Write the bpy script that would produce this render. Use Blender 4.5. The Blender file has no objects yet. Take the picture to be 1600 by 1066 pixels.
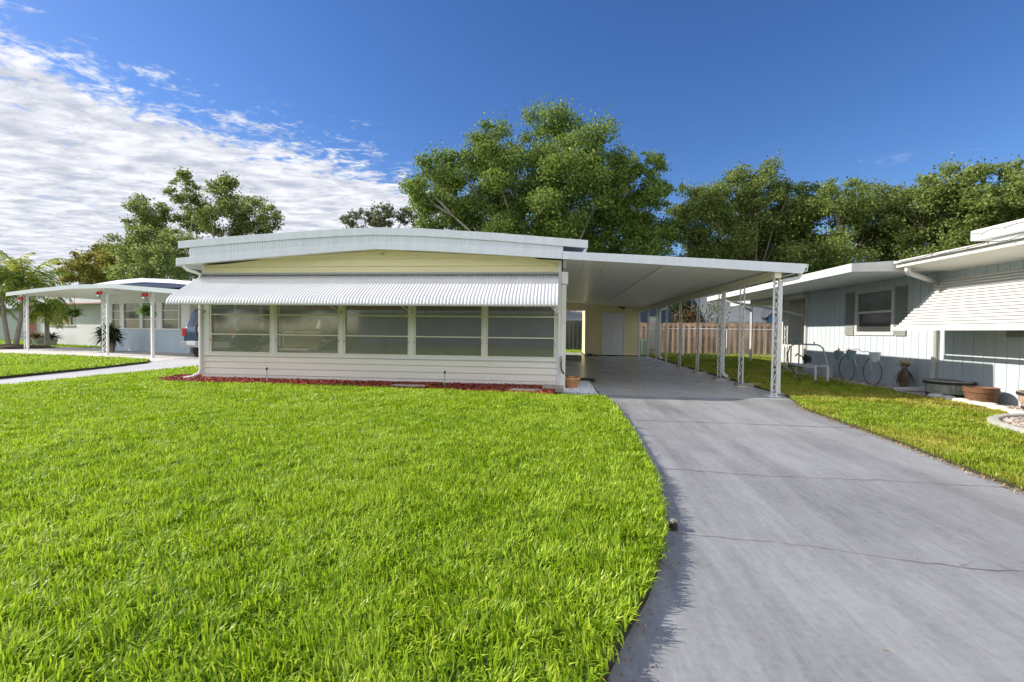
import bpy, math, random
import numpy as np
from mathutils import Vector, Matrix
random.seed(7); rng = np.random.default_rng(7)
sc = bpy.context.scene
COL = sc.collection
PI = math.pi
R = math.radians
# ------------------------------------------------------------------ camera
CAM = Vector((0, 0, 1.1))
F = 711.0; YAW = R(6.26); PITCH = R(1.29); ROLL = R(0.65)
fwd = Vector((-math.sin(YAW)*math.cos(PITCH), math.cos(YAW)*math.cos(PITCH), -math.sin(PITCH)))
rt = Vector((math.cos(YAW), math.sin(YAW), 0)); up = rt.cross(fwd)
Rv = rt*math.cos(ROLL)+up*math.sin(ROLL); Uv = up*math.cos(ROLL)-rt*math.sin(ROLL)
cam = bpy.data.cameras.new('camera'); camo = bpy.data.objects.new('camera', cam); COL.objects.link(camo)
cam.sensor_width = 36; cam.lens = 36*F/1600; cam.clip_end = 3000; cam.clip_start = 0.05
M = Matrix((Rv, Uv, -fwd)).transposed().to_4x4(); M.translation = CAM
camo.matrix_world = M
sc.camera = camo
# ------------------------------------------------------------------ materials
def new_mat(name):
    m = bpy.data.materials.new(name); m.use_nodes = True
    nt = m.node_tree; b = nt.nodes['Principled BSDF']
    return m, nt, b
def N(nt, typ, **kw):
    n = nt.nodes.new(typ)
    for k, v in kw.items():
        if k in n.inputs.keys(): n.inputs[k].default_value = v
        else: setattr(n, k, v)
    return n
def noise(nt, scale, detail=4, rough=.55, vec=None, scl=None):
    n = N(nt, 'ShaderNodeTexNoise'); n.inputs['Scale'].default_value = scale
    n.inputs['Detail'].default_value = detail; n.inputs['Roughness'].default_value = rough
    tc = N(nt, 'ShaderNodeTexCoord')
    src = tc.outputs['Object']
    if scl:
        mp = N(nt, 'ShaderNodeMapping'); mp.inputs['Scale'].default_value = scl
        nt.links.new(src, mp.inputs[0]); src = mp.outputs[0]
    nt.links.new(src, n.inputs['Vector'])
    return n
def ramp(nt, fac, stops):
    r = N(nt, 'ShaderNodeValToRGB'); e = r.color_ramp.elements
    while len(e) > 1: e.remove(e[0])
    e[0].position = stops[0][0]; e[0].color = (*stops[0][1], 1)
    for p, c in stops[1:]:
        k = e.new(p); k.color = (*c, 1)
    nt.links.new(fac, r.inputs[0]); return r
def sh(c, f): return tuple(min(1, max(0, x*f)) for x in c)
def paint(name, c, rough=.5, var=.07, scale=2.0, bump=.0, scl=None, spec=.4, bscale=60):
    """slightly uneven colour (wear, dust), optional fine bump"""
    m, nt, b = new_mat(name)
    n = noise(nt, scale, 6, .6, scl=scl)
    r = ramp(nt, n.outputs['Fac'], [(.3, sh(c, 1-var)), (.7, sh(c, 1+var))])
    nt.links.new(r.outputs[0], b.inputs['Base Color'])
    b.inputs['Roughness'].default_value = rough
    b.inputs['Specular IOR Level'].default_value = spec
    if bump:
        n2 = noise(nt, bscale, 3); bp = N(nt, 'ShaderNodeBump'); bp.inputs['Strength'].default_value = bump
        bp.inputs['Distance'].default_value = .01
        nt.links.new(n2.outputs['Fac'], bp.inputs['Height']); nt.links.new(bp.outputs[0], b.inputs['Normal'])
    return m
MT = {}
MT['white'] = paint('white_paint', (.78, .79, .80), .45, .04)
MT['roofmetal'] = paint('white_roof_metal', (.76, .79, .85), .4, .055, 1.6, scl=(6, .3, 1))
MT['awning'] = paint('white_awning_enamel', (.66, .66, .68), .38, .05, 1.5, scl=(2, .5, .5))
MT['cream'] = paint('cream_siding', (.82, .80, .73), .5, .05, 1.3, scl=(.4, 1, 4))
MT['yellow'] = paint('yellow_siding', (.87, .78, .47), .55, .05, 1.5, scl=(.4, 1, 3))
MT['soffit'] = paint('soffit_panel', (.87, .85, .77), .35, .05, .8, scl=(.3, 2, 1))
MT['beam'] = paint('carport_beam', (.74, .69, .52), .5, .06, 2)
MT['post'] = paint('post_paint', (.76, .77, .78), .45, .08, 9)
MT['frame'] = paint('window_frame_cream', (.76, .73, .60), .5, .05, 3)
MT['ltblue'] = paint('pale_blue_boards', (.50, .555, .60), .55, .05, 1.6, scl=(1, 1, .4))
MT['ltblue2'] = paint('pale_blue_skirt', (.52, .62, .74), .55, .05, 1.6, scl=(1, 1, .4))
MT['trim'] = paint('neighbour_white_trim', (.58, .58, .57), .5, .07, 3)
MT['whitewall'] = paint('white_wall', (.76, .78, .80), .6, .05, 1.2)
MT['shutter'] = paint('shutter_greygreen', (.27, .29, .27), .6, .08, 4)
MT['door'] = paint('white_door', (.84, .84, .88), .4, .03, 2)
MT['dark'] = paint('dark_plastic', (.03, .03, .035), .5, .2, 8)
MT['metal'] = paint('grey_metal', (.35, .36, .37), .35, .1, 8)
MT['steel'] = paint('aged_grey_frame', (.42, .43, .43), .5, .25, 14)
MT['terracotta'] = paint('terracotta', (.62, .33, .14), .75, .12, 9, .2)
MT['red'] = paint('red_ornament', (.55, .02, .02), .3, .1, 5)
MT['bark'] = paint('bark', (.20, .16, .12), .9, .35, 3, .8, scl=(3, 3, .6), bscale=14)
MT['palebark'] = paint('pale_bark', (.34, .30, .24), .9, .3, 3, .6, scl=(3, 3, .6), bscale=12)
MT['slate'] = paint('slate_blue_siding', (.10, .13, .20), .7, .12, 1, scl=(.3, .3, 5))
MT['slateroof'] = paint('dark_shingle', (.08, .10, .15), .85, .25, 3, .4)
MT['bluewall'] = paint('blue_gable', (.07, .17, .30), .7, .08, 1)
MT['paleroof'] = paint('pale_shingle', (.42, .43, .45), .85, .1, 5, .3)
MT['tealwall'] = paint('teal_wall', (.42, .46, .42), .7, .08, 1)
MT['beige'] = paint('beige_cabinet', (.45, .43, .37), .6, .05, 2)
MT['green_box'] = paint('green_box', (.33, .47, .33), .5, .05, 2)
MT['pinktrim'] = paint('pink_trim', (.42, .20, .17), .6, .08, 3)
MT['tin'] = paint('galvanised_bucket', (.22, .30, .34), .45, .15, 9)
MT['white2'] = paint('white_bucket', (.62, .66, .68), .45, .1, 9)
MT['soil'] = paint('soil', (.06, .04, .03), .95, .3, 20, .8)
MT['flower'] = paint('red_flowers', (.45, .06, .05), .7, .3, 20)
MT['carblue'] = paint('car_paint_blue', (.05, .08, .15), .2, .03, 2, spec=.7)
MT['tyre'] = paint('tyre_rubber', (.025, .025, .027), .8, .2, 10)
MT['rim'] = paint('alloy_rim', (.55, .56, .58), .3, .05, 4)
MT['carglass'] = paint('car_glass', (.02, .025, .03), .08, .0, 2, spec=.8)
MT['redlamp'] = paint('tail_lamp', (.5, .02, .02), .2, .1, 5)
MT['stone_white'] = paint('white_stone', (.66, .62, .54), .85, .15, 7, .6, bscale=25)
MT['pad'] = paint('old_concrete_pad', (.34, .31, .26), .9, .25, 6, .8, bscale=30)
MT['curb'] = paint('concrete_curb', (.42, .41, .37), .9, .15, 6, .5)
MT['mat'] = paint('door_mat', (.05, .045, .04), .95, .2, 30, .6)
MT['wall_in'] = paint('interior_wall', (.54, .50, .45), .7, .06, 1.2, scl=(4, 1, .3))
MT['floor_in'] = paint('interior_floor', (.36, .32, .27), .5, .08, 3)
MT['curtain'] = paint('curtain', (.55, .52, .44), .9, .1, 1, scl=(9, 1, .2))
MT['darkcloth'] = paint('chair_cloth', (.16, .18, .19), .9, .1, 6)
MT['wood'] = paint('table_wood', (.34, .24, .14), .45, .12, 4, scl=(1, 6, 1))
MT['shade'] = paint('lamp_shade', (.66, .60, .46), .8, .05, 3)
MT['bluebox'] = paint('pale_blue_box', (.34, .46, .50), .6, .05, 3)
MT['wire'] = paint('black_wire', (.10, .10, .10), .5, .1, 9)
MT['litedim'] = paint('light_bulbs', (.42, .40, .36), .4, .2, 30)
MT['palmtrunk'] = paint('palm_trunk', (.34, .30, .26), .9, .25, 2, .8, scl=(1, 1, 8), bscale=10)

def wood_tub(name, c):
    m, nt, b = new_mat(name)
    n = noise(nt, 6, 5, .6, scl=(6, 6, .6)); r = ramp(nt, n.outputs['Fac'], [(.3, sh(c, .6)), (.7, sh(c, 1.25))])
    nt.links.new(r.outputs[0], b.inputs['Base Color']); b.inputs['Roughness'].default_value = .7
    return m
MT['tubgrey'] = wood_tub('grey_barrel_wood', (.33, .35, .30))
MT['tubbrown'] = wood_tub('brown_barrel_wood', (.17, .08, .038))
MT['tubtan'] = wood_tub('tan_barrel_wood', (.50, .34, .24))

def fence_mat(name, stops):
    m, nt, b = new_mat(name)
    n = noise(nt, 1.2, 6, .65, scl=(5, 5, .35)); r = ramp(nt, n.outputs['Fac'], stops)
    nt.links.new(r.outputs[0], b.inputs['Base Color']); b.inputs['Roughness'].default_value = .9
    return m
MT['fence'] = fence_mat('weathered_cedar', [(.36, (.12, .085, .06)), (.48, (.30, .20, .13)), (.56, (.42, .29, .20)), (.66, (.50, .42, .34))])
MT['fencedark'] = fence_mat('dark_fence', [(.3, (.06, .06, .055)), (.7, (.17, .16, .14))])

def leaf_mat(name, dark, mid, lite, trans=.35, scale=.35):
    m, nt, b = new_mat(name)
    a = N(nt, 'ShaderNodeAttribute'); a.attribute_name = 'rnd'
    n = noise(nt, scale, 3, .6)
    ad = N(nt, 'ShaderNodeMath', operation='ADD'); mu = N(nt, 'ShaderNodeMath', operation='MULTIPLY'); mu.inputs[1].default_value = .5
    nt.links.new(a.outputs['Fac'], mu.inputs[0]); nt.links.new(mu.outputs[0], ad.inputs[0])
    m2 = N(nt, 'ShaderNodeMath', operation='MULTIPLY'); m2.inputs[1].default_value = .55
    nt.links.new(n.outputs['Fac'], m2.inputs[0]); nt.links.new(m2.outputs[0], ad.inputs[1])
    r = ramp(nt, ad.outputs[0], [(.22, dark), (.5, mid), (.8, lite)])
    nt.links.new(r.outputs[0], b.inputs['Base Color'])
    b.inputs['Roughness'].default_value = .55; b.inputs['Specular IOR Level'].default_value = .3
    t = N(nt, 'ShaderNodeBsdfTranslucent'); mx = N(nt, 'ShaderNodeMixShader'); mx.inputs[0].default_value = trans
    hs = N(nt, 'ShaderNodeHueSaturation'); hs.inputs['Hue'].default_value = .485; hs.inputs['Value'].default_value = 1.3
    nt.links.new(r.outputs[0], hs.inputs['Color']); nt.links.new(hs.outputs[0], t.inputs[0])
    nt.links.new(b.outputs[0], mx.inputs[1]); nt.links.new(t.outputs[0], mx.inputs[2])
    nt.links.new(mx.outputs[0], nt.nodes['Material Output'].inputs[0])
    return m
MT['oak'] = leaf_mat('oak_leaves', (.045, .085, .015), (.135, .215, .04), (.28, .38, .08), .42)
MT['oak2'] = leaf_mat('olive_leaves', (.06, .085, .02), (.155, .215, .05), (.31, .38, .11), .42)
MT['oak3'] = leaf_mat('yellowish_leaves', (.06, .07, .012), (.20, .21, .03), (.36, .33, .07), .38)
MT['oakgrey'] = leaf_mat('greyish_leaves', (.06, .07, .035), (.13, .15, .08), (.22, .24, .13), .3)
MT['palm'] = leaf_mat('palm_leaves', (.07, .13, .015), (.20, .30, .04), (.46, .44, .06), .4, .6)
MT['fern'] = leaf_mat('fern_leaves', (.03, .09, .012), (.10, .22, .03), (.22, .36, .06), .4, 4)
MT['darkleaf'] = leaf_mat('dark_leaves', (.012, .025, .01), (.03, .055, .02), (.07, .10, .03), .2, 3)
MT['bromeliad'] = leaf_mat('bromeliad_leaves', (.10, .05, .03), (.10, .12, .03), (.30, .12, .05), .3, 3)
MT['dryleaf'] = leaf_mat('dry_leaves', (.30, .24, .15), (.55, .46, .32), (.75, .66, .50), .25, 3)
MT['dryleafdark'] = leaf_mat('brown_dead_leaves', (.06, .05, .03), (.15, .12, .08), (.28, .22, .15), .2, 3)

def grass_mat(name, cols, trans=.35, patch=None):
    m, nt, b = new_mat(name)
    a = N(nt, 'ShaderNodeAttribute'); a.attribute_name = 'rnd'
    n = noise(nt, .9, 4, .6)
    mu = N(nt, 'ShaderNodeMath', operation='MULTIPLY_ADD'); mu.inputs[1].default_value = .62
    m2 = N(nt, 'ShaderNodeMath', operation='MULTIPLY'); m2.inputs[1].default_value = .42
    nt.links.new(n.outputs['Fac'], m2.inputs[0]); nt.links.new(a.outputs['Fac'], mu.inputs[0]); nt.links.new(m2.outputs[0], mu.inputs[2])
    r = ramp(nt, mu.outputs[0], cols)
    src = r.outputs[0]
    if patch:
        n3 = noise(nt, patch[0], 3, .6); rr = ramp(nt, n3.outputs['Fac'], [(patch[1], (0, 0, 0)), (patch[2], (1, 1, 1))])
        mc = N(nt, 'ShaderNodeMix', data_type='RGBA'); mc.inputs['B'].default_value = (*patch[3], 1)
        mm = N(nt, 'ShaderNodeMath', operation='MULTIPLY'); 
        nt.links.new(rr.outputs[0], mm.inputs[0]); mm.inputs[1].default_value = patch[4]
        nt.links.new(mm.outputs[0], mc.inputs[0]); nt.links.new(src, mc.inputs['A']); src = mc.outputs['Result']
    nt.links.new(src, b.inputs['Base Color'])
    b.inputs['Roughness'].default_value = .45; b.inputs['Specular IOR Level'].default_value = .35
    t = N(nt, 'ShaderNodeBsdfTranslucent'); mx = N(nt, 'ShaderNodeMixShader'); mx.inputs[0].default_value = trans
    nt.links.new(src, t.inputs[0])
    nt.links.new(b.outputs[0], mx.inputs[1]); nt.links.new(t.outputs[0], mx.inputs[2])
    nt.links.new(mx.outputs[0], nt.nodes['Material Output'].inputs[0])
    return m
GC = [(.15, (.06, .16, .006)), (.45, (.30, .47, .015)), (.75, (.52, .66, .05)), (.97, (.70, .68, .22))]
MT['grass'] = grass_mat('lawn_grass', GC, .4)
MT['grass_right'] = grass_mat('right_lawn_grass', [(.15, (.14, .21, .012)), (.5, (.26, .39, .022)), (.8, (.42, .48, .04)), (.97, (.60, .48, .15))], .38,
                              (.55, .42, .62, (.56, .42, .11), .55))
MT['turf'] = paint('turf_base', (.07, .13, .015), .95, .3, 3, .8)
MT['turfsoil'] = paint('turf_soil_edge', (.045, .04, .02), .95, .4, 8, .9)

def rubble(name, cols, scale, bump=1.0):
    m, nt, b = new_mat(name)
    v = N(nt, 'ShaderNodeTexVoronoi'); v.inputs['Scale'].default_value = scale
    tc = N(nt, 'ShaderNodeTexCoord'); nt.links.new(tc.outputs['Object'], v.inputs['Vector'])
    sp = N(nt, 'ShaderNodeSeparateColor'); nt.links.new(v.outputs['Color'], sp.inputs[0])
    r = ramp(nt, sp.outputs[0], cols); nt.links.new(r.outputs[0], b.inputs['Base Color'])
    bp = N(nt, 'ShaderNodeBump', invert=True); bp.inputs['Distance'].default_value = .03; bp.inputs['Strength'].default_value = bump
    nt.links.new(v.outputs['Distance'], bp.inputs['Height']); nt.links.new(bp.outputs[0], b.inputs['Normal'])
    b.inputs['Roughness'].default_value = .9
    return m
MT['mulch'] = rubble('red_mulch', [(0, (.16, .02, .012)), (.5, (.36, .05, .025)), (1, (.55, .14, .08))], 35)
MT['mulchchip'] = grass_mat('red_mulch_chips', [(.15, (.10, .014, .010)), (.5, (.26, .035, .022)), (.85, (.40, .10, .06)), (1, (.5, .3, .18))], .0)
MT['gravel'] = rubble('river_gravel', [(0, (.16, .13, .11)), (.5, (.34, .28, .24)), (1, (.6, .52, .45))], 28)
MT['whitegravel'] = rubble('white_gravel', [(0, (.45, .48, .52)), (.5, (.66, .68, .71)), (1, (.80, .81, .83))], 30)
MT['patio'] = rubble('pale_patio_stone', [(0, (.42, .41, .40)), (.5, (.52, .51, .50)), (1, (.62, .60, .58))], 12, .4)

def concrete(name, c, rough, streak, spec=.4, coat=0):
    m, nt, b = new_mat(name)
    n1 = noise(nt, 1.6, 7, .62, scl=(1.7, .22, 1))     # long faint brushed streaks
    n2 = noise(nt, .55, 5, .6); n3 = noise(nt, 26, 6, .7); n4 = noise(nt, 9, 6, .7, scl=(3.5, .5, 1))
    def mix(a, wa, bb, wb):
        x = N(nt, 'ShaderNodeMath', operation='MULTIPLY'); x.inputs[1].default_value = wa
        y = N(nt, 'ShaderNodeMath', operation='MULTIPLY_ADD'); y.inputs[1].default_value = wb
        nt.links.new(a, x.inputs[0]); nt.links.new(bb, y.inputs[0]); nt.links.new(x.outputs[0], y.inputs[2]); return y.outputs[0]
    f = mix(n1.outputs['Fac'], .42, n2.outputs['Fac'], .30); f = mix(f, 1, n3.outputs['Fac'], .16); f = mix(f, 1, n4.outputs['Fac'], .18)
    r = ramp(nt, f, [(.41, sh(c, 1-streak)), (.5, c), (.59, sh(c, 1+streak))])
    # small pale scuffs
    n5 = noise(nt, 5, 8, .75); r5 = ramp(nt, n5.outputs['Fac'], [(.66, (0, 0, 0)), (.74, (.35, .35, .35))])
    mc = N(nt, 'ShaderNodeMix', data_type='RGBA'); mc.inputs['B'].default_value = (*sh(c, 1.5), 1)
    nt.links.new(r5.outputs[0], mc.inputs[0]); nt.links.new(r.outputs[0], mc.inputs['A'])
    nt.links.new(mc.outputs['Result'], b.inputs['Base Color'])
    b.inputs['Roughness'].default_value = rough; b.inputs['Specular IOR Level'].default_value = spec
    if coat:
        rr = ramp(nt, n2.outputs['Fac'], [(.3, (rough*.9,)*3), (.7, (rough*1.1,)*3)]); nt.links.new(rr.outputs[0], b.inputs['Roughness'])
    bp = N(nt, 'ShaderNodeBump'); bp.inputs['Strength'].default_value = .25 if not coat else .06; bp.inputs['Distance'].default_value = .01
    nt.links.new(n3.outputs['Fac'], bp.inputs['Height']); nt.links.new(bp.outputs[0], b.inputs['Normal'])
    return m
MT['drive'] = concrete('painted_driveway', (.225, .228, .240), .62, .34)
MT['slab'] = concrete('glossy_grey_slab', (.38, .385, .40), .28, .08, .4, 1)
MT['drive2'] = concrete('pale_concrete', (.42, .42, .44), .8, .10)
MT['crack'] = paint('crack_dirt', (.17, .165, .165), .95, .3, 20)

def glass_screen():
    m, nt, b = new_mat('screened_glass')
    out = nt.nodes['Material Output']
    tr = N(nt, 'ShaderNodeBsdfTransparent'); tr.inputs[0].default_value = (.72, .73, .70, 1)
    df = N(nt, 'ShaderNodeBsdfDiffuse'); df.inputs[0].default_value = (.40, .38, .37, 1)
    gl = N(nt, 'ShaderNodeBsdfGlossy'); gl.inputs['Roughness'].default_value = .06
    m1 = N(nt, 'ShaderNodeMixShader'); m1.inputs[0].default_value = .27
    m2 = N(nt, 'ShaderNodeMixShader'); m2.inputs[0].default_value = .17
    nt.links.new(tr.outputs[0], m1.inputs[1]); nt.links.new(df.outputs[0], m1.inputs[2])
    nt.links.new(m1.outputs[0], m2.inputs[1]); nt.links.new(gl.outputs[0], m2.inputs[2]); nt.links.new(m2.outputs[0], out.inputs[0])
    return m
MT['pane'] = glass_screen()
MT['darkpane'] = paint('dark_window_glass', (.05, .055, .055), .08, .1, 2, spec=.6)
MT['greypane'] = paint('grey_screen_glass', (.13, .14, .14), .15, .2, 2, spec=.6)

# ------------------------------------------------------------------ builders
def xf(o):
    return Matrix.Translation(o.location) @ Matrix.Rotation(o.rotation_euler.z, 4, 'Z')
def tag(o, label=None, cat=None, group=None, kind=None):
    if label: o['label'] = label
    if cat: o['category'] = cat
    if group: o['group'] = group
    if kind: o['kind'] = kind
    return o
def thing(name, label, cat, loc=(0, 0, 0), rz=0, group=None):
    o = bpy.data.objects.new(name, None); COL.objects.link(o); o.empty_display_size = .3
    o.location = loc; o.rotation_euler = (0, 0, rz)
    return tag(o, label, cat, group)
INV = {}
class MB:
    """collects shapes in world coordinates (or in frame T)"""
    def __init__(s, T=None): s.v = []; s.f = []; s.T = T
    def add(s, vs, fs):
        k = len(s.v); s.v += [tuple(v) for v in vs]; s.f += [tuple(i+k for i in f) for f in fs]; return s
    def box(s, a, b):
        x0, y0, z0 = a; x1, y1, z1 = b
        return s.add([(x0,y0,z0),(x1,y0,z0),(x1,y1,z0),(x0,y1,z0),(x0,y0,z1),(x1,y0,z1),(x1,y1,z1),(x0,y1,z1)],
                     [(3,2,1,0),(4,5,6,7),(0,1,5,4),(1,2,6,5),(2,3,7,6),(3,0,4,7)])
    def prism(s, poly, ax, a, b):
        """poly = 2-D outline; ax = extrusion axis"""
        n = len(poly)
        def P(p, t): return (t, p[0], p[1]) if ax == 'x' else (p[0], t, p[1]) if ax == 'y' else (p[0], p[1], t)
        vs = [P(p, a) for p in poly]+[P(p, b) for p in poly]
        fs = [tuple(range(n))[::-1], tuple(range(n, 2*n))]+[(i, (i+1) % n, n+(i+1) % n, n+i) for i in range(n)]
        return s.add(vs, fs)
    def tube(s, pts, r, n=8, caps=True):
        pts = [Vector(p) for p in pts]; rs = r if isinstance(r, (list, tuple)) else [r]*len(pts)
        k0 = len(s.v); vs = []
        prev = None
        for i, p in enumerate(pts):
            d = (pts[min(i+1, len(pts)-1)]-pts[max(i-1, 0)]).normalized()
            if prev is None:
                a = d.orthogonal().normalized()
            else:
                a = (prev-d*prev.dot(d)); a = a.normalized() if a.length > 1e-6 else d.orthogonal().normalized()
            prev = a; b = d.cross(a)
            for j in range(n):
                t = 2*PI*j/n; vs.append(p+(a*math.cos(t)+b*math.sin(t))*rs[i])
        fs = []
        for i in range(len(pts)-1):
            for j in range(n):
                fs.append((i*n+j, i*n+(j+1) % n, (i+1)*n+(j+1) % n, (i+1)*n+j))
        if caps: fs += [tuple(range(n))[::-1], tuple(range((len(pts)-1)*n, len(pts)*n))]
        return s.add(vs, fs)
    def lathe(s, c, prof, n=20, sx=1, sy=1):
        """prof = [(r, z)...] from bottom to top"""
        vs = []
        for r, z in prof:
            for j in range(n):
                t = 2*PI*j/n; vs.append((c[0]+r*sx*math.cos(t), c[1]+r*sy*math.sin(t), c[2]+z))
        fs = [(i*n+j, i*n+(j+1) % n, (i+1)*n+(j+1) % n, (i+1)*n+j) for i in range(len(prof)-1) for j in range(n)]
        fs += [tuple(range(n))[::-1], tuple(range((len(prof)-1)*n, len(prof)*n))]
        return s.add(vs, fs)
    def blob(s, c, r, n=8, m=5, jit=.15):
        vs = []
        for i in range(1, m):
            for j in range(n):
                a = PI*i/m; t = 2*PI*j/n; k = 1+random.uniform(-jit, jit)
                vs.append((c[0]+r[0]*k*math.sin(a)*math.cos(t), c[1]+r[1]*k*math.sin(a)*math.sin(t), c[2]-r[2]*k*math.cos(a)))
        fs = [(i*n+j, i*n+(j+1) % n, (i+1)*n+(j+1) % n, (i+1)*n+j) for i in range(m-2) for j in range(n)]
        fs += [tuple(range(n))[::-1], tuple(range((m-2)*n, (m-1)*n))]
        return s.add(vs, fs)
    def build(s, name, mat, parent=None, smooth=False, bevel=0, solid=0, local=False, label=None):
        me = bpy.data.meshes.new(name)
        vs = s.v
        if s.T is not None: vs = [s.T @ Vector(v) for v in vs]
        chain = []; p = parent
        while p is not None: chain.append(p); p = p.parent
        if chain:
            W = Matrix.Identity(4)
            for q in reversed(chain): W = W @ xf(q)
            Wi = W.inverted(); vs = [Wi @ Vector(v) for v in vs]
            if s.T is None and local: vs = s.v
        me.from_pydata([tuple(v) for v in vs], [], s.f); me.update()
        me.materials.append(MT[mat] if isinstance(mat, str) else mat)
        if smooth:
            me.shade_smooth()
            me.set_sharp_from_angle(angle=R(40))
        o = bpy.data.objects.new(name, me); COL.objects.link(o)
        if parent: o.parent = parent
        if solid:
            md = o.modifiers.new('thickness', 'SOLIDIFY'); md.thickness = solid; md.offset = 0
        if bevel:
            md = o.modifiers.new('bevel', 'BEVEL'); md.width = bevel; md.segments = 2; md.limit_method = 'ANGLE'
        if label: o['label'] = label
        return o
def frame(loc, rz): return Matrix.Translation(loc) @ Matrix.Rotation(rz, 4, 'Z')
def np_mesh(name, V, Q, T3, mat, rnd=None, parent=None, rndT=None):
    """fast mesh: V (n,3), Q (m,4) quads, T3 (k,3) tris, rnd per face"""
    me = bpy.data.meshes.new(name)
    Q = np.zeros((0, 4), int) if Q is None else Q; T3 = np.zeros((0, 3), int) if T3 is None else T3
    me.vertices.add(len(V)); me.vertices.foreach_set('co', V.astype(np.float32).ravel())
    nl = Q.size+T3.size; me.loops.add(nl)
    me.loops.foreach_set('vertex_index', np.concatenate([Q.ravel(), T3.ravel()]).astype(np.int32))
    me.polygons.add(len(Q)+len(T3))
    st = np.concatenate([np.arange(len(Q))*4, Q.size+np.arange(len(T3))*3]).astype(np.int32)
    me.polygons.foreach_set('loop_start', st)
    me.update(calc_edges=True)
    if rnd is not None:
        at = me.attributes.new('rnd', 'FLOAT', 'FACE'); at.data.foreach_set('value', rnd.astype(np.float32))
    me.materials.append(MT[mat]); me.validate()
    o = bpy.data.objects.new(name, me); COL.objects.link(o)
    if parent: o.parent = parent
    return o
def dup(root, loc=None, rz=None, label=None, group=None):
    def cp(o, par):
        c = o.copy(); COL.objects.link(c); c.parent = par
        for ch in [x for x in list(bpy.data.objects) if x.parent == o and x.name in KEEP[root.name]]: cp(ch, c)
        return c
    KEEP.setdefault(root.name, {x.name for x in bpy.data.objects if x.parent})
    r = cp(root, root.parent)
    if loc is not None: r.location = loc
    if rz is not None: r.rotation_euler = (0, 0, rz)
    if label: r['label'] = label
    if group: r['group'] = group
    return r
KEEP = {}
def inside(px, py, poly):
    ins = np.zeros(len(px), bool); n = len(poly)
    for i in range(n):
        x0, y0 = poly[i]; x1, y1 = poly[(i+1) % n]
        if y0 == y1: continue
        c = ((y0 > py) != (y1 > py)) & (px < (x1-x0)*(py-y0)/(y1-y0)+x0)
        ins ^= c
    return ins
def sheet(name, poly, z, mat, top=True, base=None, label=None, kind='structure', edge_mat=None):
    b = MB()
    if base is None: b.add([(x, y, z) for x, y in poly], [tuple(range(len(poly)))])
    else: b.prism(poly, 'z', base, z)
    o = b.build(name, mat); o['kind'] = kind
    return o

# ------------------------------------------------------------------ ground, lawns, paving
sheet('ground', [(-900, -300), (900, -300), (900, 1500), (-900, 1500)], -.03, 'turf')
LEDGE = [(.00, -1.5), (.04, 0), (.03, 1.0), (.10, 1.30), (.235, 1.63), (.365, 1.9), (.48, 2.2), (.555, 2.46), (.637, 2.9), (.715, 3.7), (.747, 4.5), (.78, 6.0), (.74, 7.13), (.66, 7.42)]
LAWN = LEDGE + [(-.12, 7.48), (-2.5, 7.76), (-5, 7.88), (-7.3, 7.86), (-7.9, 8.1), (-8.0, 8.8), (-7.55, 9.2), (-7.5, 12.6), (-9.85, 12.7),
                (-9.70, 11.2), (-9.62, 8.9), (-9.55, 6.8), (-9.5, 3), (-9.5, -1.5)]
LLAWN = [(-11.3, -1.5), (-11.3, 5), (-11.3, 7.9), (-11.75, 10.2), (-12.35, 12.3), (-12.9, 13.0), (-14.2, 13.5), (-17, 14.1), (-20.5, 14.6), (-26, 15.5), (-40, 18), (-40, -1.5)]
RLAWN = [(3.30, -1.5), (3.22, 2.5), (3.25, 3.5), (3.42, 5.1), (3.52, 7.0), (3.78, 7.9), (3.95, 8.5), (3.95, 21.2), (4.6, 24.3), (12.5, 24.3), (8.6, 17.5), (6.45, 15), (6.40, 11), (6.32, 8.7),
         (6.30, 7.7), (6.2, 6.85), (5.65, 6.6), (5.2, 6.2), (5.0, 5.6), (5.1, 5.0), (5.5, 4.55), (6.2, 4.35), (6.9, 3.9), (6.9, -1.5)]
sheet('driveway', [(-.6, -3), (3.6, -3), (3.6, 2), (3.7, 7.2), (4.0, 7.9), (4.0, 8.02), (.2, 8.02), (-.6, 8.02)], 0, 'drive', base=-.12)
sheet('carport_slab', [(.70, 8.024), (3.98, 8.024), (3.98, 21.29), (1.0, 21.29), (1.0, 24), (0, 24), (0, 10.05), (.62, 10.05)], 0, 'slab', base=-.12)
sheet('left_driveway', [(-12.0, -3), (-9.2, -3), (-9.2, 12.5), (-10.0, 19), (-13.6, 19), (-13.3, 13.2), (-12.0, 11.0)], .0, 'drive2', base=-.12)
sheet('patio', [(-12.8, 13.1), (-14.2, 13.45), (-20.5, 14.55), (-25.5, 15.4), (-27.8, 17.5), (-26.5, 20.8), (-13.9, 19.5), (-13.6, 16)], .004, 'patio')
# grass-covered lawn bodies: a soil edge with turf on top
def lawn_body(name, poly, z):
    b = MB(); n = len(poly)
    b.add([(x, y, z) for x, y in poly], [tuple(range(n))])
    b.add([(x, y, -.1) for x, y in poly]+[(x, y, z) for x, y in poly], [(i, (i+1) % n, n+(i+1) % n, n+i) for i in range(n)])
    o = b.build(name, 'turfsoil'); o['kind'] = 'structure'; o.data.materials.append(MT['turf'])
    o.data.polygons[0].material_index = 1
    return o
lawn_body('front_lawn', LAWN, .055); lawn_body('left_lawn', LLAWN, .055); lawn_body('right_lawn', RLAWN, .03)

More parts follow.
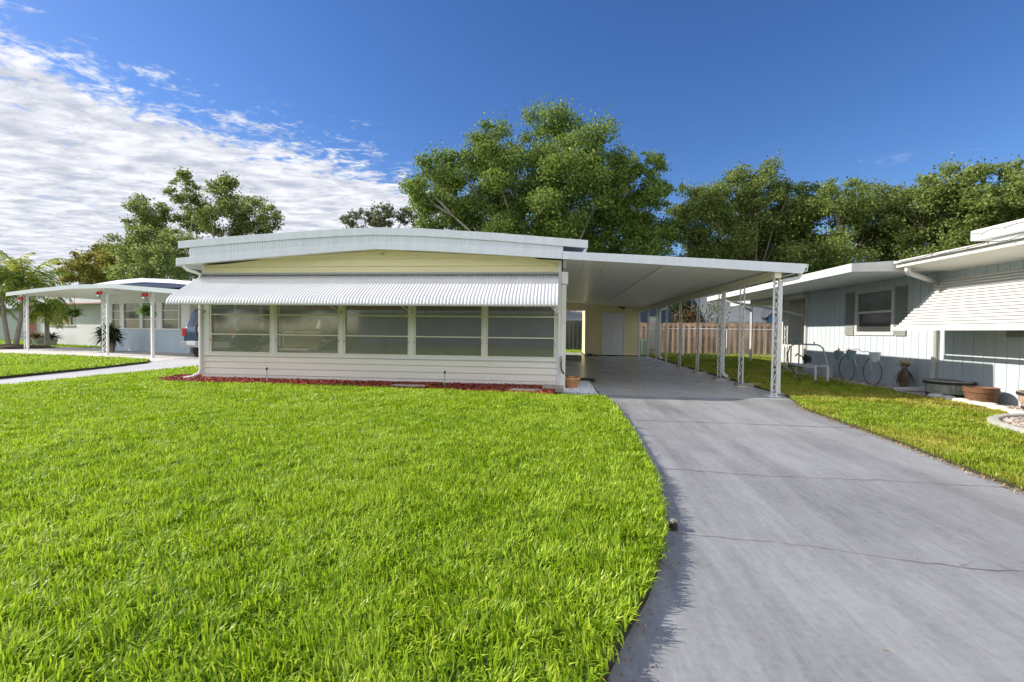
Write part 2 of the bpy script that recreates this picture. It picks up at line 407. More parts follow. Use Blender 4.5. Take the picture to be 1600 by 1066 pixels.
def poly_sample(poly, n, bounds, dens):
    """dens(x,y) -> keep probability"""
    x0, y0, x1, y1 = bounds
    X = rng.uniform(x0, x1, n); Y = rng.uniform(y0, y1, n)
    k = inside(X, Y, poly) & (rng.random(n) < dens(X, Y))
    return X[k], Y[k]
def in_view(X, Y, margin=.25):
    """keeps what a camera near the photograph's place could see (generous margins)"""
    dx = X; dy = Y
    d = dx*fwd.x+dy*fwd.y; s = dx*Rv.x+dy*Rv.y
    return (d > 0) & (np.abs(s) < d*(1.125+margin)+2.6)
def blades(name, X, Y, z0, L, W, mat, label, cat_kind='stuff', lean=.55, Lvar=.35, group=None, rise=1.0):
    n = len(X)
    az = rng.uniform(0, 2*PI, n); fa = rng.uniform(0, 2*PI, n)
    l = L*(1+rng.uniform(-Lvar, Lvar, n)); w = W*(1+rng.uniform(-.3, .3, n))
    le = np.abs(rng.normal(0, lean, n)).clip(0, 1.25)
    dx, dy = np.cos(az), np.sin(az); sx, sy = np.cos(fa), np.sin(fa)
    P0 = np.stack([X, Y, np.full(n, z0)], 1)
    S = np.stack([sx*w/2, sy*w/2, np.zeros(n)], 1)
    def at(t, bend):
        a = le*bend
        return P0+np.stack([dx*np.sin(a)*l*t, dy*np.sin(a)*l*t, np.cos(a)*l*t*rise], 1)
    m1 = at(.5, .6); tp = at(1.0, 1.0)
    V = np.concatenate([P0-S*.8, P0+S*.8, m1-S, m1+S, tp])
    i = np.arange(n)
    Q = np.stack([i, i+n, i+3*n, i+2*n], 1); T3 = np.stack([i+2*n, i+3*n, i+4*n], 1)
    r = rng.random(n)
    o = np_mesh(name, V, Q, T3, mat, np.concatenate([r, r]))
    o['kind'] = cat_kind; o['label'] = label; o['category'] = 'grass'
    return o
# the lawn is one stuff object: near, middle and far blades joined as arrays
def lawn_grass(name, poly, z0, mat, label, bounds, L=.050, k=1.15):
    x0, y0, x1, y1 = bounds
    parts = []
    for (ya, yb, dens, W, LL, ln) in [(y0, 3.2, 12500, .0066, L, .7), (3.2, 5.6, 8500, .0072, L*.95, .62), (5.6, 10, 4000, .0105, L*.95, .55), (10, 17, 800, .024, L*1.05, .45), (17, y1, 260, .04, L*1.1, .45)]:
        if yb <= ya or ya >= y1: continue
        yb = min(yb, y1)
        if ya < y0: ya = y0
        if ya >= yb: continue
        xa = max(x0, -1.6*yb-3.5); xb = min(x1, 1.5*yb+3)
        if xb <= xa: continue
        n = int((xb-xa)*(yb-ya)*dens*k)
        X, Y = poly_sample(poly, n, (xa, ya, xb, yb), lambda a, b: np.ones(len(a)))
        v = in_view(X, Y); X, Y = X[v], Y[v]
        parts.append((X, Y, W, LL, ln))
    allV = []; allQ = []; allT = []; rr = []; off = 0
    for X, Y, W, LL, ln in parts:
        n = len(X)
        if n == 0: continue
        X = X+rng.normal(0, .012, n); Y = Y+rng.normal(0, .012, n)
        # clumps: blades share lean direction locally, and height varies in patches
        ph = np.sin(X*5.1+1.7*np.sin(Y*3.3))+np.cos(Y*4.7+1.3*np.sin(X*2.9)); ph2 = np.sin(X*17+Y*11)+np.cos(Y*19-X*7)
        cs = 9.0 if W < .009 else 5.0; hsh = np.sin(np.floor(X*cs+.35*np.sin(Y*9))*127.1+np.floor(Y*cs+.35*np.sin(X*7))*311.7)*43758.5; hsh -= np.floor(hsh); h2 = np.modf(np.abs(hsh*97.3))[0]
        az = rng.normal(0, .95, n)+h2*2*PI; fa = az+PI/2+rng.normal(0, .5, n)
        l = LL*(.62+.62*hsh+rng.uniform(-.40, .40, n)+.08*ph+.05*ph2).clip(.3, 2); w = W*(1+rng.uniform(-.3, .3, n))
        le = np.abs(rng.normal(.7, ln, n)).clip(0, 1.35)
        dx, dy = np.cos(az), np.sin(az); sx, sy = np.cos(fa), np.sin(fa)
        P0 = np.stack([X, Y, np.full(n, z0-.005)], 1); S = np.stack([sx*w/2, sy*w/2, np.zeros(n)], 1)
        def at(t, bend):
            a = le*bend; return P0+np.stack([dx*np.sin(a)*l*t, dy*np.sin(a)*l*t, np.cos(a)*l*t], 1)
        m1 = at(.5, .55); tp = at(1.0, 1.0)
        V = np.concatenate([P0-S*.8, P0+S*.8, m1-S, m1+S, tp]); i = np.arange(n)+off
        allV.append(V); allQ.append(np.stack([i, i+n, i+3*n, i+2*n], 1)); allT.append(np.stack([i+2*n, i+3*n, i+4*n], 1))
        rr.append(rng.random(n)); off += 5*n
    r = np.concatenate(rr)
    o = np_mesh(name, np.concatenate(allV), np.concatenate(allQ), np.concatenate(allT), mat, np.concatenate([r, r]))
    tag(o, label, 'grass', None, 'stuff'); return o
lawn_grass('lawn_grass', LAWN, .055, 'grass', 'bright green lawn grass in front of the yellow house', (-9.9, .2, .9, 12.7))
lawn_grass('lawn_grass', LLAWN, .055, 'grass', 'green grass beyond the left driveway before the blue and white house', (-40, 3, -11, 18))
lawn_grass('lawn_grass', RLAWN, .03, 'grass_right', 'patchy green and straw coloured grass right of the grey driveway', (3.2, .6, 12.6, 24.3), L=.047)
YL = [(-44, 16), (-27, 15.6), (-26.5, 21.0), (-22, 20.6), (-14, 19.9), (-9, 20), (-9, 40), (-60, 50)]
lawn_grass('lawn_grass', YL, -.03, 'grass', 'sunlit grass around the white house on the far left', (-44, 15.6, -9, 30), k=.8)
BL = [(-8, 22.5), (0, 24.05), (12.5, 24.35), (16, 30), (-8, 30)]
lawn_grass('lawn_grass', BL, -.03, 'grass', 'sunlit grass strip behind the carport shed', (-8, 22.5, 14, 30), k=.8)

# straw litter along the right edge of the drive
def scatter_chips(name, X, Y, z, size, mat, label, cat, asp=.35):
    n = len(X); a = rng.uniform(0, 2*PI, n); t = rng.uniform(-.6, .6, n); s = size*(1+rng.uniform(-.5, .6, n))
    u = np.stack([np.cos(a)*np.cos(t), np.sin(a)*np.cos(t), np.sin(t)], 1)*s[:, None]
    v = np.stack([-np.sin(a), np.cos(a), rng.uniform(-.4, .4, n)], 1)*(s*asp)[:, None]
    c = np.stack([X, Y, z+rng.uniform(0, size*.6, n)], 1)
    V = np.concatenate([c-u-v, c+u-v, c+u+v, c-u+v]); i = np.arange(n)
    o = np_mesh(name, V, np.stack([i, i+n, i+2*n, i+3*n], 1), None, mat, rng.random(n))
    return tag(o, label, cat, None, 'stuff')
Yl = rng.uniform(1.5, 7.6, 2600); Xl = np.interp(Yl, [1.5, 3.5, 5.1, 7, 7.9], [3.22, 3.25, 3.42, 3.52, 3.78])+rng.normal(.0, .045, 2600)
MT['litter'] = grass_mat('straw_litter', [(.2, (.14, .09, .045)), (.5, (.34, .24, .12)), (.9, (.55, .44, .26))], 0)
scatter_chips('straw_litter', Xl, Yl, .006, .012, 'litter', 'dry straw and clippings along the right edge of the driveway', 'litter', .2)
Yl = np.concatenate([rng.uniform(1.2, 7.3, 500), rng.uniform(1.5, 8, 90)]); Xl = np.concatenate([np.interp(Yl[:500], [p[1] for p in LEDGE[2:]], [p[0] for p in LEDGE[2:]])+np.abs(rng.normal(0, .05, 500)), rng.uniform(.8, 3.2, 90)])
scatter_chips('grass_clippings', Xl, Yl, .003, .0055, 'litter', 'scattered grass clippings and leaf bits on the grey driveway', 'litter', .3)
# mulch bed in front of the house
MUL = [(-.16, 7.45), (-2.5, 7.73), (-5, 7.85), (-7.3, 7.83), (-7.95, 8.07), (-8.1, 8.85), (-7.55, 9.3), (-7.3, 9.2), (-7.3, 8.7), (-.05, 8.7), (-.10, 8.1)]
sheet('mulch_bed', MUL, .075, 'mulch', base=-.1)
X, Y = poly_sample(MUL, 26000, (-8.2, 7.5, 0, 9.4), lambda a, b: np.ones(len(a)))
scatter_chips('mulch_chips', X, Y, .077, .022, 'mulchchip', 'red wood mulch chips along the front wall of the yellow house', 'mulch')
# white gravel by the corner of the house
WG = [(-.02, 8.12), (.63, 8.06), (.60, 10.05), (.0, 10.05)]
sheet('gravel_bed', WG, .01, 'whitegravel', base=-.1)
def pebbles(name, X, Y, z, r, mat, label, cat='gravel'):
    n = len(X); base = np.array([(1,0,0),(0,1,0),(-1,0,0),(0,-1,0),(0,0,.75),(0,0,-.5)], float)
    s = r*(1+rng.uniform(-.4, .5, n)); a = rng.uniform(0, PI, n); e = rng.uniform(.6, 1.1, n)
    V = []
    for b in base:
        x = b[0]*s; y = b[1]*s*e
        V.append(np.stack([X+x*np.cos(a)-y*np.sin(a), Y+x*np.sin(a)+y*np.cos(a), z+s*.25+b[2]*s*.8], 1))
    V = np.concatenate(V); i = np.arange(n); T = []
    for p in range(4):
        q = (p+1) % 4; T.append(np.stack([i+p*n, i+q*n, i+4*n], 1)); T.append(np.stack([i+q*n, i+p*n, i+5*n], 1))
    o = np_mesh(name, V, None, np.concatenate(T), mat, np.tile(rng.random(n), 8))
    return tag(o, label, cat, None, 'stuff')
def peb_mat(name, a, b_, c):
    return grass_mat(name, [(.2, a), (.5, b_), (.9, c)], 0)
MT['peb_white'] = peb_mat('white_pebbles', (.40, .44, .50), (.62, .65, .70), (.82, .83, .86))
MT['peb_river'] = peb_mat('river_pebbles', (.14, .11, .10), (.36, .29, .25), (.68, .60, .54))
X, Y = poly_sample(WG, 5200, (-.1, 8, .7, 10.1), lambda a, b: np.ones(len(a)))
pebbles('white_gravel', X, Y, .012, .016, 'peb_white', 'white pebbles beside the terracotta pot at the house corner')
# gravel strip along the right house and the round gravel bed
GS = [(6.40, 15), (7.0, 15), (7.0, -1), (6.9, 3.9), (6.15, 6.95), (6.30, 7.7), (6.32, 8.7), (6.40, 11)]
sheet('gravel_strip', GS, .012, 'gravel', base=-.1)
X, Y = poly_sample(GS, 9000, (6.1, 5, 7, 13), lambda a, b: np.ones(len(a)))
pebbles('river_gravel', X, Y, .014, .020, 'peb_river', 'brown river gravel along the foot of the pale blue wall')
cc = (6.2, 5.5); cr = 1.13
circ = [(cc[0]+cr*math.cos(t*PI/20), cc[1]+cr*math.sin(t*PI/20)) for t in range(40)]
b = MB(); n = 40
for rr_, zz in ((cr+.07, -.05), (cr+.07, .07), (cr+.03, .09), (cr-.03, .085), (cr-.05, .03)):
    b.v += [(cc[0]+rr_*math.cos(2*PI*t/n), cc[1]+rr_*math.sin(2*PI*t/n), zz+.006*random.random()) for t in range(n)]
b.f = [(i*n+j, i*n+(j+1) % n, (i+1)*n+(j+1) % n, (i+1)*n+j) for i in range(4) for j in range(n)]
tag(b.build('bed_edging', 'curb', smooth=True), 'low round concrete rim around the gravel bed at the right edge', 'edging')
sheet('round_gravel_bed', [(cc[0]+(p[0]-cc[0])*.96, cc[1]+(p[1]-cc[1])*.96) for p in circ], .045, 'gravel', base=-.05)
X = rng.uniform(5.0, 7.4, 9000); Y = rng.uniform(4.3, 6.7, 9000); k = (X-cc[0])**2+(Y-cc[1])**2 < (cr*.95)**2
pebbles('river_gravel', X[k], Y[k], .047, .024, 'peb_river', 'brown river gravel filling the round bed at the right edge')
# curb strip from the stones backwards
tag(MB().box((6.30, 8.75, -.05), (6.38, 15, .055)).build('bed_edging', 'curb', bevel=.01), 'thin straight concrete edging between right lawn and gravel strip', 'edging')
# scalloped white edging stones
sx = [(6.46, 8.62), (6.46, 8.36), (6.45, 8.10), (6.44, 7.84), (6.40, 7.58), (6.34, 7.33), (6.27, 7.09), (6.17, 6.86), (6.25, 6.55), (6.5, 6.42)]
sb = MB(); sb.lathe((0, 0, -.03), [(.02, 0), (.10, .01), (.115, .06), (.09, .095), (.03, .105)], 12, .8, 1.15)
st0 = sb.build('edging_stone', 'stone_white', smooth=True)
names = ['farthest white edging stone beside the grey tub', 'second white edging stone, just behind the gap between the tubs', 'third white edging stone in front of the grey tub',
         'white edging stone between the grey and brown tubs', 'white edging stone at the far side of the brown tub', 'white edging stone directly in front of the brown tub',
         'white edging stone right of the brown tub', 'white edging stone at the bend beside the round gravel bed', 'white edging stone behind the round gravel bed', 'rightmost white edging stone at the frame edge']
for i, (x, y) in enumerate(sx):
    o = st0 if i == 0 else st0.copy()
    if i: COL.objects.link(o)
    o.location = (x, y, .02); o.rotation_euler = (random.uniform(-.08, .08), random.uniform(-.08, .08), random.uniform(-.4, .4))
    o.scale = (1, 1, random.uniform(.85, 1.15)); tag(o, names[i], 'edging stone', 'white scalloped edging stones by the right house')
# cracks and joints of the drive
def crack(pts, w, label, wob=.012):
    b = MB(); P = []
    for i in range(len(pts)-1):
        a = Vector(pts[i]); c = Vector(pts[i+1]); m = max(2, int((c-a).length/.07))
        for j in range(m): P.append(a.lerp(c, j/m)+Vector((0, random.uniform(-wob, wob))))
    P.append(Vector(pts[-1])); vs = []; 
    for p in P:
        h = w*random.uniform(.4, 1.2)/2; vs += [(p.x, p.y-h, .004), (p.x, p.y+h, .004)]
    b.add(vs, [(2*i, 2*i+2, 2*i+3, 2*i+1) for i in range(len(P)-1)])
    o = b.build('pavement_crack', 'crack'); o['kind'] = 'structure'; return o
crack([(.86, 5.80), (2.2, 5.78), (3.5, 5.74)], .016, '', .002)
crack([(.80, 3.78), (1.6, 3.68), (2.4, 3.70), (3.3, 3.66)], .009, '')
crack([(.64, 2.55), (1.2, 2.50), (1.9, 2.36), (2.6, 2.33), (3.25, 2.25)], .006, '')
crack([(1.9, 2.36), (2.02, 2.43), (2.05, 2.55)], .004, '')
# ------------------------------------------------------------------ world and sun
sun_dir = Vector((1, -.02, -.58)).normalized()
S = -sun_dir; elev = math.asin(S.z); az = math.atan2(S.x, S.y)
sl = bpy.data.lights.new('sun', 'SUN'); sl.energy = 2.85; sl.angle = R(.5); sl.color = (1, .93, .80)
so = bpy.data.objects.new('sun', sl); COL.objects.link(so); so.rotation_euler = sun_dir.to_track_quat('-Z', 'Y').to_euler()
w = bpy.data.worlds.new('World'); sc.world = w; w.use_nodes = True; nt = w.node_tree
bg = nt.nodes['Background']; bg.inputs['Strength'].default_value = .15
sky = N(nt, 'ShaderNodeTexSky', sky_type='NISHITA'); sky.sun_disc = False; sky.sun_elevation = elev; sky.sun_rotation = az
sky.air_density = 1.0; sky.dust_density = .3; sky.ozone_density = 4.0; sky.altitude = 0
hs = N(nt, 'ShaderNodeHueSaturation'); hs.inputs['Hue'].default_value = .512; hs.inputs['Saturation'].default_value = 1.2; hs.inputs['Value'].default_value = .44
nt.links.new(sky.outputs[0], hs.inputs['Color'])
tc = N(nt, 'ShaderNodeTexCoord'); sp = N(nt, 'ShaderNodeSeparateXYZ'); nt.links.new(tc.outputs['Generated'], sp.inputs[0])
def mth(op, a, b=None, c=None, clamp=False):
    n = N(nt, 'ShaderNodeMath', operation=op); n.use_clamp = clamp
    for i, v in enumerate((a, b, c)):
        if v is None: continue
        if isinstance(v, (int, float)): n.inputs[i].default_value = v
        else: nt.links.new(v, n.inputs[i])
    return n.outputs[0]
zc = mth('MAXIMUM', sp.outputs['Z'], .03)
U = mth('DIVIDE', sp.outputs['X'], zc); V_ = mth('DIVIDE', sp.outputs['Y'], zc)
# band coordinate: s > 0 lies inside the cloud sheet
s_ = mth('ADD', mth('MULTIPLY', U, -1.0), mth('ADD', mth('MULTIPLY', V_, .62), -2.60))
cmb = N(nt, 'ShaderNodeCombineXYZ'); nt.links.new(U, cmb.inputs[0]); nt.links.new(V_, cmb.inputs[1])
def wn(scale, detail, rough, dist=0, scl=(1, 1, 1), rot=0, off=(0, 0, 0)):
    mp = N(nt, 'ShaderNodeMapping'); mp.inputs['Scale'].default_value = scl; mp.inputs['Rotation'].default_value = (0, 0, rot); mp.inputs['Location'].default_value = off
    nt.links.new(cmb.outputs[0], mp.inputs[0])
    n = N(nt, 'ShaderNodeTexNoise'); n.inputs['Scale'].default_value = scale; n.inputs['Detail'].default_value = detail
    n.inputs['Roughness'].default_value = rough; n.inputs['Distortion'].default_value = dist
    nt.links.new(mp.outputs[0], n.inputs['Vector']); return n.outputs['Fac']
big = wn(1.1, 4, .55, .3); cell = wn(6.5, 6, .60, .6, (1.0, 1.2, 1), .6); fine = wn(19, 6, .65, .4, (1, 1.2, 1), .6)
def mr(v, a, b, c=0, d=1, t='SMOOTHSTEP'):
    n = N(nt, 'ShaderNodeMapRange', interpolation_type=t); nt.links.new(v, n.inputs[0])
    for i, x in enumerate((a, b, c, d)): n.inputs[i+1].default_value = x
    return n.outputs[0]
edge = mth('ADD', s_, mth('MULTIPLY', mth('ADD', big, -.5), 1.1))
env = mr(edge, -.25, 1.15)                                   # solid cover deeper inside the sheet
tex = mth('ADD', mth('MULTIPLY', cell, .62), mth('MULTIPLY', fine, .38))
thr = mth('SUBTRACT', .60, mth('MULTIPLY', env, .31))
cov = mth('MULTIPLY', mr(mth('SUBTRACT', tex, thr), -.05, .16), mr(edge, -.35, .05))
# thin wisps elsewhere
wis = wn(1.9, 7, .62, .8, (1, 2.2, 1), .9, (3.1, 1.7, 0)); wisp = mth('MULTIPLY', mr(wis, .60, .80), mth('MULTIPLY', mr(V_, 2.2, 3.2), .55))
cov2 = mth('MAXIMUM', cov, wisp)
horizon = mr(sp.outputs['Z'], .01, .06)
shade = wn(3.2, 5, .6, .4, (1, 1.8, 1), .5, (.35, .2, 0))
body = mth('ADD', mth('MULTIPLY', shade, .8), mth('MULTIPLY', cell, .35))
cr_ = N(nt, 'ShaderNodeValToRGB'); e = cr_.color_ramp.elements
e[0].position = .45; e[0].color = (1.6, 1.7, 1.98, 1); e[1].position = .68; e[1].color = (2.75, 2.8, 2.95, 1)
nt.links.new(body, cr_.inputs[0])
mx = N(nt, 'ShaderNodeMix', data_type='RGBA'); nt.links.new(mth('MULTIPLY', cov2, horizon), mx.inputs[0]); nt.links.new(hs.outputs[0], mx.inputs['A']); nt.links.new(cr_.outputs[0], mx.inputs['B'])
# bright cloud bank added to the unseen sky behind the viewer for neutral fill
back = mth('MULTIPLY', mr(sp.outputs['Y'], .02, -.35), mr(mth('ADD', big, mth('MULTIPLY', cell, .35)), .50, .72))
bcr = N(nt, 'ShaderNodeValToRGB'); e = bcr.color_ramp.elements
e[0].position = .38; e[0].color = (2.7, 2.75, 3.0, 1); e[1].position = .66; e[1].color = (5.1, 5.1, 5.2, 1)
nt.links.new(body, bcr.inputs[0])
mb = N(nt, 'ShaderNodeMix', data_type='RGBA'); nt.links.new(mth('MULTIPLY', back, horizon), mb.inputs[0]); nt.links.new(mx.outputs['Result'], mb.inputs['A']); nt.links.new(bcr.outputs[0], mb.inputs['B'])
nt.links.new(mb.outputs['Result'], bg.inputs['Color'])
sc.view_settings.view_transform = 'Standard'; sc.view_settings.look = 'None'; sc.view_settings.exposure = 1.27; sc.view_settings.gamma = 1
#@@PART2
# ------------------------------------------------------------------ the yellow house
def laps(mb, xa, xb, z0, z1, y, step, lap=.014, clip=None, ax='y', sgn=-1):
    """lap siding facing -y (ax='y') or along y facing x (ax='x'); clip(z)->(xa,xb) trims a course"""
    z = z0
    while z < z1-1e-4:
        zb = min(z+step, z1)
        a0, b0 = clip(z) if clip else (xa, xb); a1, b1 = clip(zb) if clip else (xa, xb)
        if b0 > a0:
            if b1 < a1: a1 = b1 = (a0+b0)/2
            o = y+sgn*lap
            def P(u, q, zz): return (u, q, zz) if ax == 'y' else (q, u, zz)
            g = step*.09; yi = y-sgn*.006
            mb.add([P(a0, o, z+g), P(b0, o, z+g), P(b1, y+sgn*.003, zb), P(a1, y+sgn*.003, zb)], [(0, 1, 2, 3)])
            mb.add([P(a0, yi, z+g), P(b0, yi, z+g), P(b0, o, z+g), P(a0, o, z+g)], [(0, 1, 2, 3)])
            mb.add([P(a0, yi, z), P(b0, yi, z), P(b0, yi, z+g), P(a0, yi, z+g)], [(0, 1, 2, 3)])
            mb.add([P(a0, y+sgn*.003, z), P(b0, y+sgn*.003, z), P(b0, yi, z), P(a0, yi, z)], [(0, 1, 2, 3)])
        z = zb
def groove_wall(mb, u0, u1, z0, z1, q, pitch=.2, w=.012, d=.01, ax='x', sgn=-1, solid=.08, holes=()):
    """vertical-board wall. ax='x': runs along y at x=q facing sgn*x; ax='y': runs along x at y=q"""
    def P(u, k, z): return (q+k, u, z) if ax == 'x' else (u, q+k, z)
    def seg(a, b, za, zb):
        us = [a]; n0 = math.ceil(a/pitch)*pitch
        prof = [(a, 0)]
        t = n0
        while t < b-w:
            if t > a+w: prof += [(t-w/2, 0), (t-w/4, -sgn*d), (t+w/4, -sgn*d), (t+w/2, 0)]
            t += pitch
        prof.append((b, 0)); vs = []
        for (u, k) in prof: vs += [P(u, k, za), P(u, k, zb)]
        m = len(prof); mb.add(vs, [(2*i, 2*i+2, 2*i+3, 2*i+1) for i in range(m-1)])
        mb.add([P(a, -sgn*solid, za), P(b, -sgn*solid, za), P(b, -sgn*solid, zb), P(a, -sgn*solid, zb), P(a, 0, za), P(b, 0, za), P(b, 0, zb), P(a, 0, zb)],
               [(0, 1, 2, 3), (0, 3, 7, 4), (1, 5, 6, 2), (3, 2, 6, 7)])
    if not holes: seg(u0, u1, z0, z1); return
    hs = sorted(holes); cur = u0
    for (a, b, za, zb) in hs:
        seg(cur, a, z0, z1); seg(a, b, z0, za); seg(a, b, zb, z1); cur = b
    seg(cur, u1, z0, z1)

HX0, HX1, HY, HYB = -7.33, -.03, 8.60, 21.3
house = thing('mobile_home', 'pale yellow mobile home with corrugated white awning over five screened windows', 'house', (-3.68, 15, 0))
RL = [(-7.63, 2.46), (-3.54, 2.75), (-.02, 2.54)]
def roofz(x): return np.interp(x, [-7.63, -3.54, -.02, 4.14], [2.46, 2.75, 2.54, 2.29])
def gclip(z):      # where the gable is at least z high under the roof
    zz = z+.10
    if zz >= 2.75: return (1, 0)
    xl = np.interp(zz, [2.46, 2.75], [-7.63, -3.54]); xr = np.interp(zz, [2.54, 2.75], [-.02, -3.54])
    return (max(HX0+.02, xl), min(HX1-.05, xr))
m = MB(); laps(m, HX0+.02, HX1-.05, 2.17, 2.66, HY, .15, .022, gclip)
m.prism([(HX0+.02, 2.15), (HX1-.05, 2.15), (HX1-.05, 2.43), (-3.54, 2.64), (HX0+.02, 2.36)], 'y', HY+.002, HY+.05); m.build('gable_siding', 'yellow', house)
MB().box((HX1-.06, HY-.025, .02), (HX1+.005, HY+.05, 2.42)).build('corner_trim', 'white', house, bevel=.004); MB().box((HX0-.01, HY-.02, .02), (HX0+.05, HY+.05, 2.36)).build('corner_trim', 'white', house, bevel=.004)
m = MB(); laps(m, HX0+.05, HX1-.06, .14, .525, HY, .1284, .018); m.box((HX0+.05, HY-.022, .03), (HX1-.06, HY+.02, .139)); m.build('lower_siding', 'cream', house)
# outer walls (left, right, rear) and an inner core behind the porch
m = MB()
laps(m, HY+.05, HYB, .05, .60, HX0, .135, .014, ax='x', sgn=-1); laps(m, 11.2, HYB, .60, 2.4, HX0, .135, .014, ax='x', sgn=-1)
laps(m, HY+.4, HYB, .05, .60, HX1, .135, .014, ax='x', sgn=1); laps(m, 11.2, HYB, .60, 2.4, HX1, .135, .014, ax='x', sgn=1)
m.box((HX0+.003, 11.21, 0), (HX1-.003, 11.29, 2.5)); m.box((HX0+.01, HYB-.08, 0), (HX1-.01, HYB, 2.4)); m.box((HX0, 8.62, 2.12), (HX0+.06, 11.2, 2.42)); m.box((HX1-.06, 8.62, 2.12), (HX1, 11.2, 2.42))
m.build('outer_wall', 'cream', house)
# porch interior
MB().box((HX0+.05, HY+.06, .12), (HX1-.05, 11.2, .16)).build('porch_floor', 'floor_in', house)
m = MB(); groove_wall(m, HX0+.06, HX1-.06, .161, 2.39, 11.13, .12, .010, .008, ax='y', sgn=-1, solid=.05); m.build('porch_back_wall', 'wall_in', house)
m = MB().add([(HX0+.06, HY+.02, 2.39), (HX1-.06, HY+.02, 2.39), (HX1-.06, 11.2, 2.39), (HX0+.06, 11.2, 2.39)], [(0, 1, 2, 3)]); m.build('porch_ceiling', 'white', house)
for xx in (HX0+.03, HX1-.03):       # side windows of the porch: sill, posts
    m = MB().box((xx-.02, HY+.06, .60), (xx+.02, 11.2, .66))
    for yy in (8.72, 9.55, 10.4, 11.14): m.box((xx-.025, yy-.05, .66), (xx+.025, yy+.05, 2.12))
    m.box((xx-.02, 8.7, 1.36), (xx+.02, 11.1, 1.385)); f = m.build('side_window', 'white', house)
    if xx > -1: MB().box((xx-.004, 8.75, .66), (xx+.004, 11.1, 2.12)).build('pane', 'pane', f)
# front windows
WX = [(-7.18, -5.82), (-5.745, -4.375), (-4.305, -2.945), (-2.87, -1.495), (-1.45, -.11)]
ZB, ZT = .61, 2.10
m = MB().box((HX0+.05, HY-.035, .525), (HX1-.06, HY+.05, .575)); m.build('window_sill', 'white', house, bevel=.004)
m = MB().box((HX0+.05, HY-.015, 2.10), (HX1-.06, HY+.05, 2.17))
edges = [HX0+.05]+[e for wpair in WX for e in wpair]+[HX1-.06]
for i in range(0, len(edges), 2):
    m.box((edges[i], HY-.02, .575), (edges[i+1], HY+.045, 2.10))
m.build('mullion', 'white', house, bevel=.003)
for (a, c) in WX:
    f = MB()
    fw = .038; y0, y1 = HY-.012, HY+.04
    a_, c_ = a+.002, c-.002
    f.box((a_, y0-.012, ZB-.033), (c_, y1, ZB)); f.box((a_, y0, ZT-.04), (c_, y1, ZT-.002)); f.box((a_, y0, ZB), (a_+fw, y1, ZT-.04)); f.box((c_-fw, y0, ZB), (c_, y1, ZT-.04))
    f = f.build('window', 'frame', house)
    for z in (.965, 1.365): MB().box((a+.002+fw, HY-.020, z-.012), (c-.002-fw, HY+.02, z+.012)).build('crossbar', 'frame', f, bevel=.003)
    MB().box((a_+fw, HY+.022, ZB), (c_-fw, HY+.028, ZT-.04)).build('pane', 'pane', f)
    for xk in (a_+.02, c_-.02): MB().box((xk-.008, HY-.03, .84), (xk+.008, HY-.0125, .87)).build('latch', 'metal', f)
# awning: corrugated sheet, sloping then rolled down at its front edge
def corrugated(x0, x1, prof, pitch, amp, name, mat, parent, scallop=.012):
    nx = int((x1-x0)/pitch*8); xs = np.linspace(x0, x1, nx+1)
    pr = np.array(prof); d = np.gradient(pr, axis=0); nrm = np.stack([-d[:, 1], d[:, 0]], 1); nrm /= np.linalg.norm(nrm, axis=1)[:, None]
    nrm *= np.sign(nrm[:, 1:2]+1e-6) if False else 1
    V = []
    for j, (y, z) in enumerate(prof):
        wv = np.cos(2*PI*(xs-x0)/pitch); k = amp*np.sign(wv)*np.abs(wv)**.85
        yy = y+nrm[j, 0]*k; zz = z+nrm[j, 1]*k
        V.append(np.stack([xs, yy, zz], 1))
    V = np.concatenate(V); n = nx+1; Q = []
    i = np.arange(nx)
    for j in range(len(prof)-1): Q.append(np.stack([j*n+i, j*n+i+1, (j+1)*n+i+1, (j+1)*n+i], 1))
    V = V-np.array(parent.location)
    o = np_mesh(name, V, np.concatenate(Q), None, mat, parent=parent)
    o.data.shade_smooth()
    md = o.modifiers.new('thickness', 'SOLIDIFY'); md.thickness = .003; md.offset = 0
    return o
aw = corrugated(HX0-.02, HX1-.045, [(8.575, 2.155), (8.38, 2.035), (8.18, 1.91), (8.0, 1.80), (7.88, 1.725), (7.81, 1.675), (7.76, 1.62), (7.735, 1.56), (7.73, 1.515)], .0608, .0058, 'awning', 'awning', house)
m = MB().box((HX0-.02, HY-.055, 2.165), (HX1-.045, HY-.012, 2.205)); m.build('awning_rail', 'metal', house)
aw_p = house
for x in (-7.28, -4.34, -2.90, -.09):
    dx = -.16 if x > -7 else -.12
    a_m = MB().tube([(x, HY-.02, 1.42), (x+dx*1.5, 7.95, 1.70)], .011, 6).build('awning_arm', 'frame', house); MB().box((x-.02, HY-.035, 1.40), (x+.02, HY-.0205, 1.45)).build('arm_bracket', 'metal', a_m)
# roof: lower roof slab, ribbed band and the roof-over above it
yf = 8.28
lo = [(-7.63, 2.46), (-6.5, 2.55), (-5.3, 2.635), (-4.4, 2.70), (-3.54, 2.745), (-2.4, 2.70), (-1.2, 2.625), (-.02, 2.54)]
def band(pts, t0, t1): return [(x, z-t0) for x, z in pts]+[(x, z-t1) for x, z in reversed(pts)]
m = MB().prism(band(lo, 0, .07), 'y', yf+.02, HYB+.3); rf = m.build('roof', 'roofmetal', house)
m = MB().prism(band(lo, -.004, .135), 'y', yf, yf+.018); m.box((-7.66, yf+.02, 2.31), (-7.632, HYB+.3, 2.47)); m.build('fascia', 'roofmetal', rf, bevel=.003)
m = MB().prism([(x, z) for x, z in [(-7.60, 2.385), (-3.54, 2.67), (-.02, 2.465)]]+[(-.02, 2.455), (-3.54, 2.66), (-7.60, 2.375)], 'y', yf+.018, HY); m.build('soffit', 'soffit', rf)
